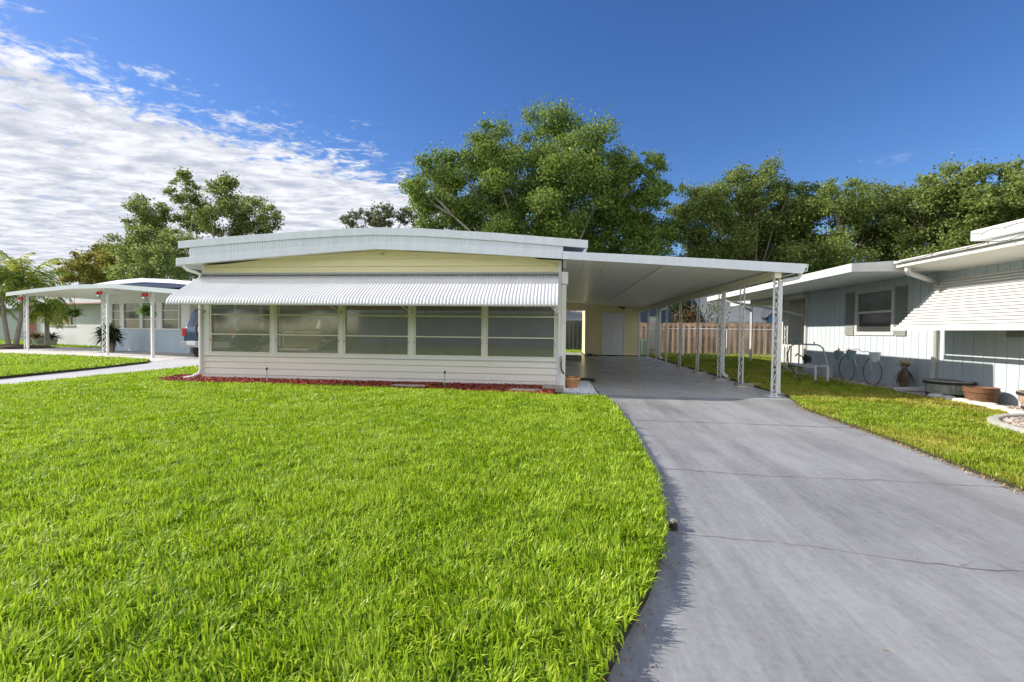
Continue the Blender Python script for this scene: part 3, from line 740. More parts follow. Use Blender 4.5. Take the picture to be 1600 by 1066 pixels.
hi = [(-7.59, 2.80), (-6.4, 2.885), (-5.2, 2.955), (-4.3, 2.998), (-3.54, 3.02), (-2.6, 2.985), (-1.2, 2.885), (.44, 2.735)]
up_ = MB().prism(band(hi, .004, .06), 'y', yf+.02, HYB+.3).build('upper_roof', 'roofmetal', house)
m = MB().prism(band(hi, 0, .14), 'y', yf-.002, yf+.016); m.build('fascia', 'roofmetal', up_, bevel=.003)
# ribbed band between
vs = []; fs = []; xk = -7.36; k = 0; b = MB()
while xk < .0:
    x2 = min(xk+.045, .0); x3 = min(xk+.05, .0)
    zt = lambda x: float(np.interp(x, [p[0] for p in hi], [p[1] for p in hi]))-.13
    zb = lambda x: float(np.interp(x, [p[0] for p in lo], [p[1] for p in lo]))-.01
    b.add([(xk, yf+.020, zb(xk)), (x2, yf+.020, zb(x2)), (x2, yf+.020, zt(x2)), (xk, yf+.020, zt(xk))], [(0, 1, 2, 3)])
    b.add([(x2, yf+.020, zb(x2)), (x2, yf+.032, zb(x2)), (x2, yf+.032, zt(x2)), (x2, yf+.020, zt(x2))], [(0, 1, 2, 3)])
    b.add([(x2, yf+.032, zb(x2)), (x3, yf+.032, zb(x3)), (x3, yf+.032, zt(x3)), (x2, yf+.032, zt(x2))], [(0, 1, 2, 3)])
    xk = x3
b.box((-.03, yf+.034, 2.53), (.0, HYB, 2.64)); b.box((-7.36, yf+.034, 2.49), (-7.33, HYB, 2.66))
b.build('ribbed_band', 'roofmetal', house)
m = MB().add([(.33, yf+.03, 2.50), (.37, yf+.03, 2.50), (.44, yf+.03, 2.62), (.40, yf+.03, 2.62), (.33, HYB, 2.50), (.37, HYB, 2.50), (.44, HYB, 2.62), (.40, HYB, 2.62)],
             [(0, 1, 2, 3), (7, 6, 5, 4), (0, 4, 5, 1), (1, 5, 6, 2), (2, 6, 7, 3), (3, 7, 4, 0)]); m.build('roof_gutter', 'white', up_)
m = MB().blob((-3.50, HY-.03, 2.575), (.04, .02, .015), 8, 5, 0); m.build('vent', 'metal', house)
m = MB().tube([(-5.75, 8.9, 2.90), (-5.75, 8.9, 3.02)], .03, 8); m.build('roof_pipe', 'white', up_)
# downspouts of the house
def spout(pts, w_, parent, mat='white', name='downspout'):
    m = MB().tube(pts, w_, 8); return m.build(name, mat, parent, smooth=True)
spout([(-7.50, 8.33, 2.37), (-7.50, 8.33, 2.29), (-7.46, 8.36, 2.245), (-7.38, 8.5, 2.205), (-7.345, 8.555, 2.17), (-7.345, 8.555, 2.05), (-7.345, 8.555, .25), (-7.36, 8.54, .16), (-7.45, 8.45, .09), (-7.58, 8.36, .06)], .033, house)
m = MB().box((HX1+.006, HY-.03, .02), (HX1+.10, HY+.36, 1.97)); m.box((HX1+.006, HY-.04, 1.98), (HX1+.13, HY+.4, 2.21)); m.build('corner_post', 'cream', house, bevel=.006)
m = MB().tube([(HX1-.035, HY-.035, 1.45), (HX1-.035, HY-.035, .09)], .012, 6); m.build('conduit', 'white', house)
# things in the porch, seen through the screens
def leaf_fan(name, centre, n, L, W, mat, parent, up=.5, arch=1.0, spread=1.0, label=None, seg=5, minup=-.2, taper=1.0):
    """arching strap leaves from one point"""
    V = []; Q = []
    for k in range(n):
        a = rng.uniform(0, 2*PI); e = rng.uniform(minup, up); l = L*rng.uniform(.6, 1.1)
        p = Vector(centre)+Vector((math.cos(a), math.sin(a), 0))*L*.04; d = Vector((math.cos(a)*math.cos(e)*spread, math.sin(a)*math.cos(e)*spread, math.sin(e)+.35)).normalized()
        s = Vector((-math.sin(a), math.cos(a), rng.uniform(-.3, .3))).normalized(); b0 = len(V)
        for i in range(seg+1):
            t = i/seg; ww = W*(1-(t**2)*taper*.95)*(.5+.5*min(1, t*4)); V += [p-s*ww/2, p+s*ww/2]
            d = (d+Vector((0, 0, -arch*.42/seg*2.2))).normalized(); p = p+d*l/seg
        for i in range(seg): Q.append((b0+2*i, b0+2*i+1, b0+2*i+3, b0+2*i+2))
    V = np.array([tuple(v) for v in V]); Q = np.array(Q)
    r = np.repeat(rng.random(n), seg)
    if parent is not None:
        W_ = xf(parent).inverted(); V = np.array([tuple(W_ @ Vector(v)) for v in V])
    o = np_mesh(name, V, Q, None, mat, r, parent=parent)
    if label: o['label'] = label
    return o
def leafball(name, c, rad, n, size, mat, parent=None, shell=.5):
    u = rng.normal(size=(n, 3)); u /= np.linalg.norm(u, axis=1)[:, None]
    k = shell+(1-shell)*rng.random(n)
    P = np.array(c)+u*np.array(rad)*k[:, None]
    return leaf_quads(name, P, size, mat, parent)
def leaf_quads(name, P, size, mat, parent=None, asp=.55):
    n = len(P); a = rng.normal(size=(n, 3)); a /= np.linalg.norm(a, axis=1)[:, None]
    h = rng.normal(size=(n, 3)); bb = np.cross(a, h); bb /= np.linalg.norm(bb, axis=1)[:, None]
    s = (size*rng.uniform(.6, 1.35, n))[:, None]; a = a*s*.5; bb = bb*s*.5*asp
    V = np.concatenate([P-a, P-bb*1.0, P+a, P+bb*1.0])
    i = np.arange(n); Q = np.stack([i, i+n, i+2*n, i+3*n], 1)
    if parent is not None:
        W_ = np.array(xf(parent).inverted()); V = V @ W_[:3, :3].T+W_[:3, 3]
    return np_mesh(name, V, Q, None, mat, rng.random(n), parent=parent)
t = thing('houseplant', 'leafy dark houseplant behind the leftmost porch window', 'houseplant', (-7.0, 9.5, .16))
MB().lathe((-7.0, 9.5, .16), [(.12, 0), (.17, .28), (.18, .3), (.15, .3)], 16).build('pot', 'terracotta', t, smooth=True)
MB().tube([(-7.0, 9.5, .44), (-6.98, 9.48, .9), (-7.03, 9.5, 1.3)], .015, 6).build('stem', 'bark', t)
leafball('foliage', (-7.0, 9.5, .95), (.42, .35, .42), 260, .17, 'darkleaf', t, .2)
t = thing('lounge_chair', 'dark rounded porch chair behind the second window', 'chair', (-5.0, 9.7, .16))
m = MB().box((-5.3, 9.45, .50), (-4.7, 10.0, .60)); m.build('seat', 'darkcloth', t, bevel=.03)
m = MB().tube([(-5.3, 9.5, .62), (-5.32, 10.0, .78), (-5.0, 10.05, .92), (-4.68, 10.0, .78), (-4.7, 9.5, .62)], .05, 8); m.build('backrest', 'darkcloth', t, smooth=True)
for x, y in ((-5.26, 9.5), (-4.74, 9.5), (-5.26, 9.95), (-4.74, 9.95)): MB().tube([(x, y, .5), (x, y, .16)], .02, 6).build('leg', 'darkcloth', t)
t = thing('round_table', 'round wooden table top behind the fourth porch window', 'table', (-2.4, 9.5, .16))
MB().lathe((-2.4, 9.5, .66), [(.58, 0), (.6, .015), (.58, .03)], 32).build('tabletop', 'wood', t, smooth=True); MB().lathe((-2.4, 9.5, .16), [(.22, 0), (.05, .08), (.04, .4), (.1, .50)], 12).build('pedestal', 'wood', t, smooth=True)
t = thing('side_table', 'pale low table with a small potted plant behind the second window', 'table', (-5.35, 10.7, .16))
MB().box((-5.9, 10.4, .76), (-4.85, 10.95, .80)).build('tabletop', 'shade', t)
for x, y in ((-5.85, 10.45), (-4.9, 10.45), (-5.85, 10.9), (-4.9, 10.9)): MB().tube([(x, y, .76), (x, y, .16)], .02, 6).build('leg', 'shade', t)
t = thing('houseplant', 'small potted plant on the pale table behind the second window', 'houseplant', (-5.5, 10.65, .80))
MB().lathe((-5.5, 10.65, .80), [(.06, 0), (.09, .16), (.08, .16)], 12).build('pot', 'dark', t, smooth=True); leafball('foliage', (-5.5, 10.65, 1.06), (.14, .12, .14), 60, .09, 'darkleaf', t, .2)
t = thing('table_lamp', 'table lamp with pale shade behind the second window', 'lamp', (-5.85, 10.7, .80))
MB().lathe((-5.85, 10.7, .80), [(.07, 0), (.02, .04), (.02, .32)], 12).build('lamp_base', 'metal', t, smooth=True); MB().lathe((-5.85, 10.7, 1.1), [(.2, 0), (.11, .26)], 20).build('lamp_shade', 'shade', t, smooth=True)
t = thing('storage_chest', 'pale blue chest behind the third porch window', 'chest', (-4.3, 9.9, .16))
MB().box((-4.75, 9.7, .16), (-4.0, 10.2, .86)).build('chest_body', 'bluebox', t, bevel=.02); MB().box((-4.77, 9.68, .865), (-3.98, 10.22, .91)).build('lid', 'bluebox', t, bevel=.01)
t = thing('sofa', 'beige sofa behind the leftmost porch window', 'sofa', (-6.3, 10.6, .16))
MB().box((-7.0, 10.2, .3), (-5.95, 10.95, .6)).build('seat', 'shade', t, bevel=.04); MB().box((-7.0, 10.75, .61), (-5.95, 10.98, 1.02)).build('backrest', 'shade', t, bevel=.05)
for x0_, x1_, lab in ((-4.2, -3.0, 'pale curtain hanging behind the third porch window'), (-2.0, -.9, 'pale curtain hanging between the fourth and fifth porch windows')):
    b = MB(); pts = [(x, 11.02+.03*math.sin(x*45)) for x in np.linspace(x0_, x1_, 90)]
    vs = []
    for x, y in pts: vs += [(x, y, .25), (x, y, 2.25)]
    b.add(vs, [(2*i, 2*i+2, 2*i+3, 2*i+1) for i in range(len(pts)-1)])
    tag(b.build('curtain', 'curtain', smooth=True), lab, 'curtain')
# ------------------------------------------------------------------ carport
cp = thing('carport', 'white flat-roofed carport over the glossy grey slab with wrought iron posts', 'carport', (1.9, 15, 0))
cl = [(-.015, 2.54), (1.4, 2.46), (2.8, 2.375), (4.14, 2.29)]
m = MB().prism(band(cl, 0, .06), 'y', yf+.02, 21.8); cr2 = m.build('roof', 'roofmetal', cp)
m = MB().prism([(x, z+.004) for x, z in cl]+[(4.07, 2.13), (2.8, 2.22), (1.4, 2.315), (-.015, 2.405)], 'y', yf, yf+.018); m.build('fascia', 'roofmetal', cr2, bevel=.003)
m = MB(); 
xs_ = np.linspace(.0, 4.0, 11)
zs_ = lambda x: float(np.interp(x, [0, 1.4, 2.8, 4.07], [2.452, 2.368, 2.275, 2.188]))
for i in range(10):
    a, c = xs_[i], xs_[i+1]
    m.add([(a+.003, yf+.02, zs_(a)), (c-.003, yf+.02, zs_(c)), (c-.003, 21.8, zs_(c)), (a+.003, 21.8, zs_(a)), (a+.003, yf+.02, zs_(a)+.02), (c-.003, yf+.02, zs_(c)+.02), (c-.003, 21.8, zs_(c)+.02), (a+.003, 21.8, zs_(a)+.02)],
          [(3, 2, 1, 0), (4, 5, 6, 7), (0, 1, 5, 4), (1, 2, 6, 5), (2, 3, 7, 6), (3, 0, 4, 7)])
m.build('soffit', 'soffit', cp)
m = MB().box((3.63, yf+.03, 2.06), (3.74, 21.8, 2.20)); m.build('edge_beam', 'beam', cp, bevel=.004)
m = MB().box((1.83, yf+.03, 2.30), (1.90, 21.28, 2.335)); m.build('ceiling_beam', 'soffit', cp, bevel=.004)
m = MB().box((.0, 21.3, 2.07), (1.07, 21.42, 2.45)); m.build('rear_beam', 'beam', cp)
m = MB().box((.002, 8.64, 2.30), (.06, 21.28, 2.44)); m.build('wall_plate', 'soffit', cp)
# gutter along the right eave
gp = [(4.02, 2.17), (4.15, 2.17), (4.17, 2.285), (4.155, 2.285), (4.14, 2.185), (4.035, 2.185)]
m = MB().prism(gp, 'y', yf+.02, 21.8); m.build('gutter', 'white', cp)
def scroll_panel(m, A, B, z0, z1, r=.007, s=1):
    """wrought-iron panel between rods at A and B (x,y): wavy scrolls"""
    A = Vector((*A, 0)); B = Vector((*B, 0)); 
    for P_ in (A, B): m.tube([P_+Vector((0, 0, z0)), P_+Vector((0, 0, z1))], .0125, 6)
    mid = (A+B)/2; h = (B-A)/2*.86; n = int((z1-z0-.1)/.46)
    L = (z1-z0-.16)/n
    for k in range(n):
        za = z0+.08+k*L
        pts = []
        for i in range(15):
            t = i/14; pts.append(mid+h*math.sin(t*2*PI)*(1 if k % 2 else -1)*.95+Vector((0, 0, za+L*t)))
        m.tube(pts, r, 4)
        for s_2 in (-1, 1):     # curls
            c = mid+h*.42*s_2+Vector((0, 0, za+L*(.25 if s_2*(1 if k % 2 else -1) < 0 else .75)))
            m.tube([c+(B-A).normalized()*math.cos(a)*h.length*.38*(1-a/14)+Vector((0, 0, math.sin(a)*h.length*.55*(1-a/14))) for a in np.linspace(0, 7, 12)], r*.8, 4)
    for zz in (z0+.04, z1-.05): m.tube([A+Vector((0, 0, zz)), B+Vector((0, 0, zz))], .009, 4)
posty = [8.42, 9.87, 11.17, 12.92, 14.81, 16.68, 18.4, 20.1]
for i, y in enumerate(posty):
    m = MB()
    if i == 0:
        scroll_panel(m, (3.66, y-.02), (3.75, y-.02), .0, 2.19); scroll_panel(m, (3.75, y), (3.75, y+.16), .0, 2.19)
        pst = m.build('post', 'post', cp, label='wider corner post of the carport at the front')
    else:
        scroll_panel(m, (3.69, y-.11), (3.69, y+.11), .06 if i < 3 else .0, 2.07)
        pst = m.build('post', 'post', cp)
    m = MB().box((3.60, y-.09, .001), (3.80, y+.13, .012)); m.build('foot_plate', 'post', pst)
# downspouts on the posts
def cdown(y, zlo=.12, r=.035):
    spout([(4.08, y, 2.18), (4.08, y, 2.10), (4.05, y, 2.06), (3.86, y, 2.0), (3.81, y, 1.95), (3.81, y, zlo+.1), (3.83, y, zlo), (3.92, y, zlo-.05)], r, cp)
spout([(4.08, 8.40, 2.18), (4.08, 8.40, 2.11), (4.05, 8.40, 2.075), (3.84, 8.44, 2.03), (3.79, 8.45, 1.98), (3.79, 8.45, .12), (3.80, 8.45, .05)], .036, cp)
spout([(3.81, 11.3, 2.10), (3.81, 11.3, .2), (3.83, 11.3, .12), (3.92, 11.3, .07)], .042, cp); cdown(18.45, .12, .045)
for y, sz, lab in ((8.62, .30, 'old concrete pad at the foot of the front carport post'), (9.93, .34, 'raised concrete pad under the second carport post'), (11.3, .28, 'concrete splash pad below the middle carport downspout'),
               (12.95, .26, 'low concrete pad at the fourth carport post from the front'), (14.85, .24, 'low concrete pad at the fifth carport post from the front')):
    m = MB().box((3.62 if y > 9 else 3.80, y-.09, -.05), (3.78+sz*1.1, y+.15, .058 if 9 < y < 10 else .035)); 
    o = tag(m.build('concrete_pad', 'pad', bevel=.015), lab, 'concrete pad', 'concrete pads under the carport posts')
# shed
sd = thing('storage_shed', 'yellow lap-sided shed with white double door at the back of the carport', 'shed', (2.3, 22.5, 0))
m = MB(); laps(m, 1.15, 1.80, .03, 2.40, 21.3, .118, .014); laps(m, 2.84, 3.46, .03, 2.24, 21.3, .118, .014); laps(m, 1.80, 2.84, 1.99, 2.36, 21.3, .118, .014, lambda z: (1.8, 2.84) if z < 2.2 else (1.8, 2.5))
laps(m, 21.36, 24.3, .03, 2.3, 1.07, .118, .014, ax='x', sgn=-1); laps(m, 21.36, 24.3, .03, 2.2, 3.52, .118, .014, ax='x', sgn=1)
m.box((1.09, 24.2, 0), (3.5, 24.3, 2.3)); m.box((1.09, 21.36, 2.25), (3.5, 24.2, 2.3)); m.build('wall', 'yellow', sd)
MB().box((1.06, 21.27, .0), (1.15, 21.36, 2.36)).build('corner_trim', 'white', sd); MB().box((3.46, 21.27, 0), (3.54, 21.36, 2.2)).build('corner_trim', 'white', sd)
d = MB().box((1.84, 21.28, .04), (2.317, 21.33, 1.95)); d.box((2.323, 21.28, .04), (2.80, 21.33, 1.95)); d = d.build('door', 'door', sd, bevel=.004)
m = MB().box((1.80, 21.265, .03), (1.838, 21.35, 1.99)); m.box((2.802, 21.265, .03), (2.84, 21.35, 1.99)); m.box((1.838, 21.265, 1.952), (2.802, 21.35, 1.99)); m.build('frame', 'white', d)
m = MB().lathe((1.90, 21.24, 1.0), [(.02, -.02), (.035, 0), (.02, .02)], 10); m.build('handle', 'metal', d)
# small things near the corner
t = thing('flower_pot', 'terracotta flower pot with a black hose dropping into it at the house corner', 'flower pot', (.20, 8.78, .01))
MB().lathe((.20, 8.78, .012), [(.10, 0), (.155, .17), (.165, .18), (.165, .215), (.145, .215), (.14, .16)], 24).build('pot', 'terracotta', t, smooth=True)
MB().lathe((.20, 8.78, .165), [(.139, 0), (.13, .012), (.04, .025)], 16).build('soil', 'soil', t)
tag(MB().tube([(HX1+.02, HY-.06, .56), (HX1+.02, HY-.07, .46), (.0, HY-.07, .38), (.05, HY-.02, .30), (.12, 8.66, .235), (.19, 8.74, .20), (.26, 8.80, .21), (.30, 8.84, .225), (.24, 8.88, .20)], .013, 7).build('garden_hose', 'dark', smooth=True), 'short black garden hose curving from the house wall into the terracotta pot', 'hose')
tag(MB().tube([(HX1+.02, HY-.055, .63), (HX1+.02, HY-.075, .60), (HX1+.02, HY-.06, .55)], [.022, .018, .014], 8).build('hose_bib', 'metal', smooth=True), 'small metal tap on the right corner of the yellow house', 'tap')
tag(MB().box((.33, 10.1, .004), (.75, 10.62, .03)).build('door_mat', 'mat', bevel=.008), 'dark square mat beside the white gravel', 'mat')
tag(MB().box((.02, 17.6, .004), (.75, 18.3, .13)).build('door_step', 'curb', bevel=.015), 'pale low step against the house wall deep in the carport', 'step')
tag(MB().box((.06, 17.7, .132), (.62, 18.2, .15)).build('door_mat', 'mat', bevel=.005), 'dark mat lying on the pale low step', 'mat')
tag(MB().box((-.33, 7.95, .03), (.04, 8.22, .13)).build('splash_block', 'pad', bevel=.012), 'pale concrete block under the right corner of the yellow house', 'block')
for x, y, sx_, lab in ((-2.75, 7.95, .34, 'flat grey paver in the red mulch below the third and fourth window'), (-.62, 7.78, .30, 'flat grey paver in the red mulch near the right corner')):
    m = MB().prism([(x-sx_, y-.07), (x-sx_*.6, y-.12), (x+sx_*.5, y-.12), (x+sx_, y-.04), (x+sx_*.8, y+.10), (x-sx_*.7, y+.11)], 'z', .02, .10); tag(m.build('paver', 'pad', bevel=.01), lab, 'paver', 'pavers in the mulch bed')
for x, y, lab in ((-5.55, 8.05, 'thin black sprinkler riser in front of the second porch window'), (-2.12, 8.12, 'thin black sprinkler riser in front of the fourth porch window')):
    t = thing('sprinkler', lab, 'sprinkler', (x, y, .03), 0, 'sprinkler risers in the mulch bed')
    MB().tube([(x, y, .0), (x, y, .30)], .009, 6).build('riser', 'metal', t); MB().lathe((x, y, .30), [(.012, 0), (.018, .01), (.018, .045), (.008, .055)], 8).build('nozzle', 'dark', t, smooth=True)
t = thing('lawn_valve', 'small dark valve with a chipped pale cap at the lawn edge beside the driveway', 'valve', (.635, 2.6, 0))
MB().lathe((.632, 2.6, -.01), [(.022, 0), (.025, .02), (.020, .05)], 12).build('valve_body', 'dark', t, smooth=True); MB().blob((.632, 2.6, .05), (.024, .022, .012), 10, 6, .2).build('cap', 'pad', t, smooth=True)
# leaves on the slab near the shed
for k, (x, y, lab) in enumerate(((1.45, 19.8, 'brown dead leaf on the slab left of the shed door'), (2.1, 20.6, 'brown dead leaf on the slab near the shed door'))):
    tag(leaf_quads('dead_leaf', np.array([[x, y, .03], [x+.06, y+.05, .03]]), .16, 'dryleafdark'), lab, 'leaf', 'dead leaves on the slab')
t = thing('potted_succulent', 'low dark green plant lying at the left corner of the yellow shed', 'plant', (1.35, 20.9, 0)); leaf_fan('leaves', (1.35, 21.0, .05), 26, .42, .06, 'darkleaf', t, .4, 1.2)

# ------------------------------------------------------------------ right neighbour
rh = thing('neighbour_house', 'pale blue house with white eaves and shuttered window right of the carport', 'house', (7.0, 9.5, 0))
WXR = 7.0
m = MB(); groove_wall(m, -4, 13.95, .0, 2.30, WXR, .2, .014, .012, 'x', -1, .1, holes=[(10.50, 11.72, 1.14, 2.09), (6.2, 7.62, 1.13, 1.9)]); m.build('wall', 'ltblue', rh)
m = MB().box((WXR+.1, 13.85, 0), (8.0, 13.95, 2.3)); m.box((WXR+.11, -4, 0), (14, -3.9, 2.3)); m.build('end_wall', 'ltblue', rh)
m = MB(); groove_wall(m, 13.96, 17.6, 0, 2.3, 8.0, .3, .01, .008, 'x', -1, .1, holes=[(15.25, 16.15, .0, 2.0)]); m.box((8.0, 17.6, 0), (13.9, 17.7, 2.3)); m.build('porch_wall', 'trim', rh)
d = MB().box((7.985, 15.3, .02), (8.03, 16.1, 1.98)).build('door', 'trim', rh)
m = MB().box((7.955, 15.22, 0), (7.984, 15.29, 2.05)); m.box((7.955, 16.11, 0), (7.984, 16.18, 2.05)); m.box((7.955, 15.29, 1.99), (7.984, 16.11, 2.05)); m.build('frame', 'post', d)
m = MB().box((7.97, 15.45, 1.0), (7.984, 15.95, 1.8)); m.build('door_pane', 'greypane', d)
def side_window(y0, y1, z0, z1, par):
    m = MB(); fw = .075; x0, x1 = WXR-.03, WXR+.06
    m.box((x0, y0-.04, z0-.05), (x1, y1+.04, z0+.03)); m.box((x0, y0-.04, z1-.03), (x1, y1+.04, z1+.05)); m.box((x0, y0-.04, z0+.03), (x1, y0+fw-.03, z1-.03)); m.box((x0, y1-fw+.03, z0+.03), (x1, y1+.04, z1-.03))
    zm = (z0+z1)/2; m.box((x0+.02, y0+fw-.03, zm-.025), (x1-.01, y1-fw+.03, zm+.025)); f = m.build('window', 'trim', par, bevel=.004)
    MB().box((WXR+.025, y0+.045, z0+.03), (WXR+.03, y1-.045, zm-.025)).build('pane', 'darkpane', f); MB().box((WXR+.01, y0+.045, zm+.025), (WXR+.015, y1-.045, z1-.03)).build('pane', 'greypane', f)
    return f
side_window(10.50, 11.72, 1.14, 2.09, rh); side_window(6.2, 7.62, 1.13, 1.9, rh)
def shutter(y0, y1, z0, z1):
    m = MB().box((WXR-.03, y0, z0), (WXR-.014, y0+.03, z1)); m.box((WXR-.03, y1-.03, z0), (WXR-.014, y1, z1)); z = z0
    m.box((WXR-.018, y0+.03, z0), (WXR-.014, y1-.03, z1))
    while z < z1-.03:
        m.add([(WXR-.034, y0+.03, z), (WXR-.034, y1-.03, z), (WXR-.018, y1-.03, z+.035), (WXR-.018, y0+.03, z+.035)], [(0, 1, 2, 3)]); z += .04
    m.build('shutter', 'shutter', rh)
shutter(10.12, 10.43, 1.09, 2.12); shutter(11.79, 12.12, 1.09, 2.12); shutter(7.70, 8.0, 1.09, 2.0)
MB().box((WXR-.025, 9.30, .03), (WXR-.002, 9.40, 2.1)).build('corner_trim', 'trim', rh); MB().box((WXR-.03, 13.90, .03), (WXR-.002, 13.98, 2.26)).build('corner_trim', 'trim', rh)
# roofs: far wing with wide eave, near part with narrower eave and a roof-over
m = MB().prism([(5.36, 2.29), (5.36, 2.42), (8.6, 2.62), (14, 2.62), (14, 2.3), (7.0, 2.30)], 'y', 9.15, 17.6); r1 = m.build('roof', 'roofmetal', rh, label='lower far section of the roof with a wide eave')
m = MB().box((5.335, 9.13, 2.27), (5.357, 17.62, 2.425)); m.add([(5.357, 9.13, 2.27), (7.1, 9.13, 2.29), (7.1, 9.13, 2.53), (5.357, 9.13, 2.425), (5.357, 9.147, 2.27), (7.1, 9.147, 2.29), (7.1, 9.147, 2.53), (5.357, 9.147, 2.425)], [(0, 1, 2, 3), (7, 6, 5, 4), (0, 4, 5, 1), (3, 2, 6, 7)]); m.build('fascia', 'trim', r1)
m = MB().prism([(6.12, 2.36), (6.12, 2.44), (7.2, 2.52), (14, 2.62), (14, 2.36), (7.0, 2.27)], 'y', -4, 9.125); r2 = m.build('roof', 'soffit', rh, label='near section of the roof above the slatted awning')
m = MB().box((6.095, -4, 2.335), (6.117, 9.12, 2.455)); m.box((6.04, -4, 2.41), (6.094, 9.11, 2.452)); m.build('fascia', 'trim', r2)
m = MB().box((6.42, -4, 2.60), (6.44, 8.0, 2.76)); m.box((6.441, -4, 2.60), (12, 7.99, 2.74)); m.build('upper_roof', 'trim', rh)
m = MB().box((6.55, -4, 2.47), (12, 7.8, 2.59)); m.build('roof_curb', 'ltblue', rh)
m = MB().box((6.86, 13.97, 2.20), (6.88, 19.6, 2.34)); m.box((6.881, 13.97, 2.24), (13, 19.6, 2.29)); m.build('porch_roof', 'trim', rh)
# slatted awning
an = MB()
ns = 17
for k in range(ns):
    t0 = k/ns; x = WXR-.04-.80*t0; z = 2.13-.90*t0
    an.add([(x-.034, -3.9, z-.041), (x-.034, 9.20, z-.041), (x-.020, 9.20, z-.012), (x-.020, -3.9, z-.012), (x-.031, -3.9, z-.043), (x-.031, 9.20, z-.043), (x-.017, 9.20, z-.014), (x-.017, -3.9, z-.014)],
           [(0, 1, 2, 3), (7, 6, 5, 4), (1, 5, 6, 2), (0, 4, 5, 1)])
    an.add([(x-.020, -3.9, z-.012), (x-.020, 9.20, z-.012), (x+.045, 9.20, z+.010), (x+.045, -3.9, z+.010)], [(0, 1, 2, 3)])
an = an.build('awning', 'trim', rh, label='white slatted awning over the near window')
m = MB().box((6.10, -3.9, 1.185), (6.125, 9.22, 1.25)); m.build('front_rail', 'trim', an)
for y in (9.19, 6.2): MB().tube([(WXR-.03, y, 1.5), (6.15, y, 1.21)], .012, 6).build('awning_arm', 'trim', an)
spout([(6.17, 8.95, 2.35), (6.17, 8.95, 2.27), (6.22, 8.98, 2.22), (6.75, 9.25, 2.13), (6.90, 9.33, 2.10), (6.94, 9.34, 2.04), (6.94, 9.34, .12)], .045, rh, 'trim')
tag(MB().add([(6.98, 9.36, .07), (6.98, 9.27, .07), (6.36, 9.42, .035), (6.36, 9.51, .035), (6.98, 9.36, .14), (6.98, 9.27, .14), (6.36, 9.42, .095), (6.36, 9.51, .095)], [(3, 2, 1, 0), (4, 5, 6, 7), (0, 1, 5, 4), (1, 2, 6, 5), (2, 3, 7, 6), (3, 0, 4, 7)]).build('drain_extension', 'trim', bevel=.006), 'white drain extension lying on gravel beside the grey tub', 'drain pipe')
spout([(5.40, 15.9, 2.28), (5.42, 15.9, 2.2), (5.55, 15.85, 2.14), (6.3, 14.9, 1.9), (6.95, 13.97, 1.62), (6.96, 13.94, 1.5), (6.96, 13.94, .1)], .035, rh, 'trim')
for x, y in ((7.3, 18.6), (6.93, 15.0)):
    m = MB(); scroll_panel(m, (x, y-.09), (x, y+.09), .02, 2.22); m.build('porch_post', 'post', rh)
spout([(6.90, 18.3, 2.2), (6.9, 18.3, 2.1), (7.15, 18.45, 2.02), (7.26, 18.45, 1.92), (7.26, 18.45, .15)], .035, rh, 'trim')
# string of lights
def lights(pts, label, drop=.05):
    t = thing('string_lights', label, 'string lights', pts[0])
    W_ = MB(); L_ = MB(); P = []
    for i in range(len(pts)-1):
        a = Vector(pts[i]); c = Vector(pts[i+1]); n = int((c-a).length/.16)
        for j in range(n):
            p = a.lerp(c, j/n)+Vector((0, 0, random.uniform(-.022, .022))); P.append(p)
            if j % 2: W_.tube([p, p+Vector((-.006, 0, -random.uniform(.01, drop)))], .0035, 4); L_.blob(p+Vector((-.008, 0, -.012)), (.008, .008, .013), 6, 4, .1)
    W_.tube(P, .0035, 4); W_.build('wire', 'wire', t); L_.build('bulbs', 'litedim', t)
lights([(6.030, 9.05, 2.44), (6.030, 7.4, 2.43), (6.030, 3, 2.43)], 'string of small lights along the lower eave above the slatted awning')
lights([(6.412, 7.98, 2.70), (6.412, 6.9, 2.71), (6.412, 3, 2.70)], 'string of small lights along the upper roof edge at the top right')
# tubs
def tub(x, y, r0, r1, h, mat, hoop, label, loc_z=.02, soil=True, hz=(.18, .78)):
    t = thing('barrel_planter', label, 'planter', (x, y, loc_z))
    pr = [(r0, 0), (r0+(r1-r0)*.5+.008, h*.5), (r1, h), (r1-.02, h), (r1-.035, h-.06)]
    MB().lathe((x, y, loc_z), pr, 28).build('staves', mat, t, smooth=True)
    for f_ in hz:
        ra = r0+(r1-r0)*f_; m = MB(); zz = h*f_
        m.lathe((x, y, loc_z), [(ra+.004, zz-.022), (ra+.013, zz-.02), (ra+.016, zz+.02), (ra+.006, zz+.022)], 28); m.build('hoop', hoop, t, smooth=True)
    MB().lathe((x, y, loc_z+h-.07), [(r1-.04, 0), (r1-.08, .012), (.05, .02)], 16).build('soil', 'soil', t)
    return t
tub(6.72, 8.72, .27, .335, .31, 'tubgrey', 'dark', 'wide grey-green barrel planter with dark bands beside the white downspout', hz=(.2, .85))
tub(6.66, 8.02, .155, .215, .265, 'tubbrown', 'tubbrown', 'brown wooden barrel planter right of the grey one', hz=(.22, .78))
tub(6.80, 7.22, .18, .26, .29, 'tubtan', 'dark', 'tan barrel planter cut by the right edge of the frame', hz=(.2, .9))
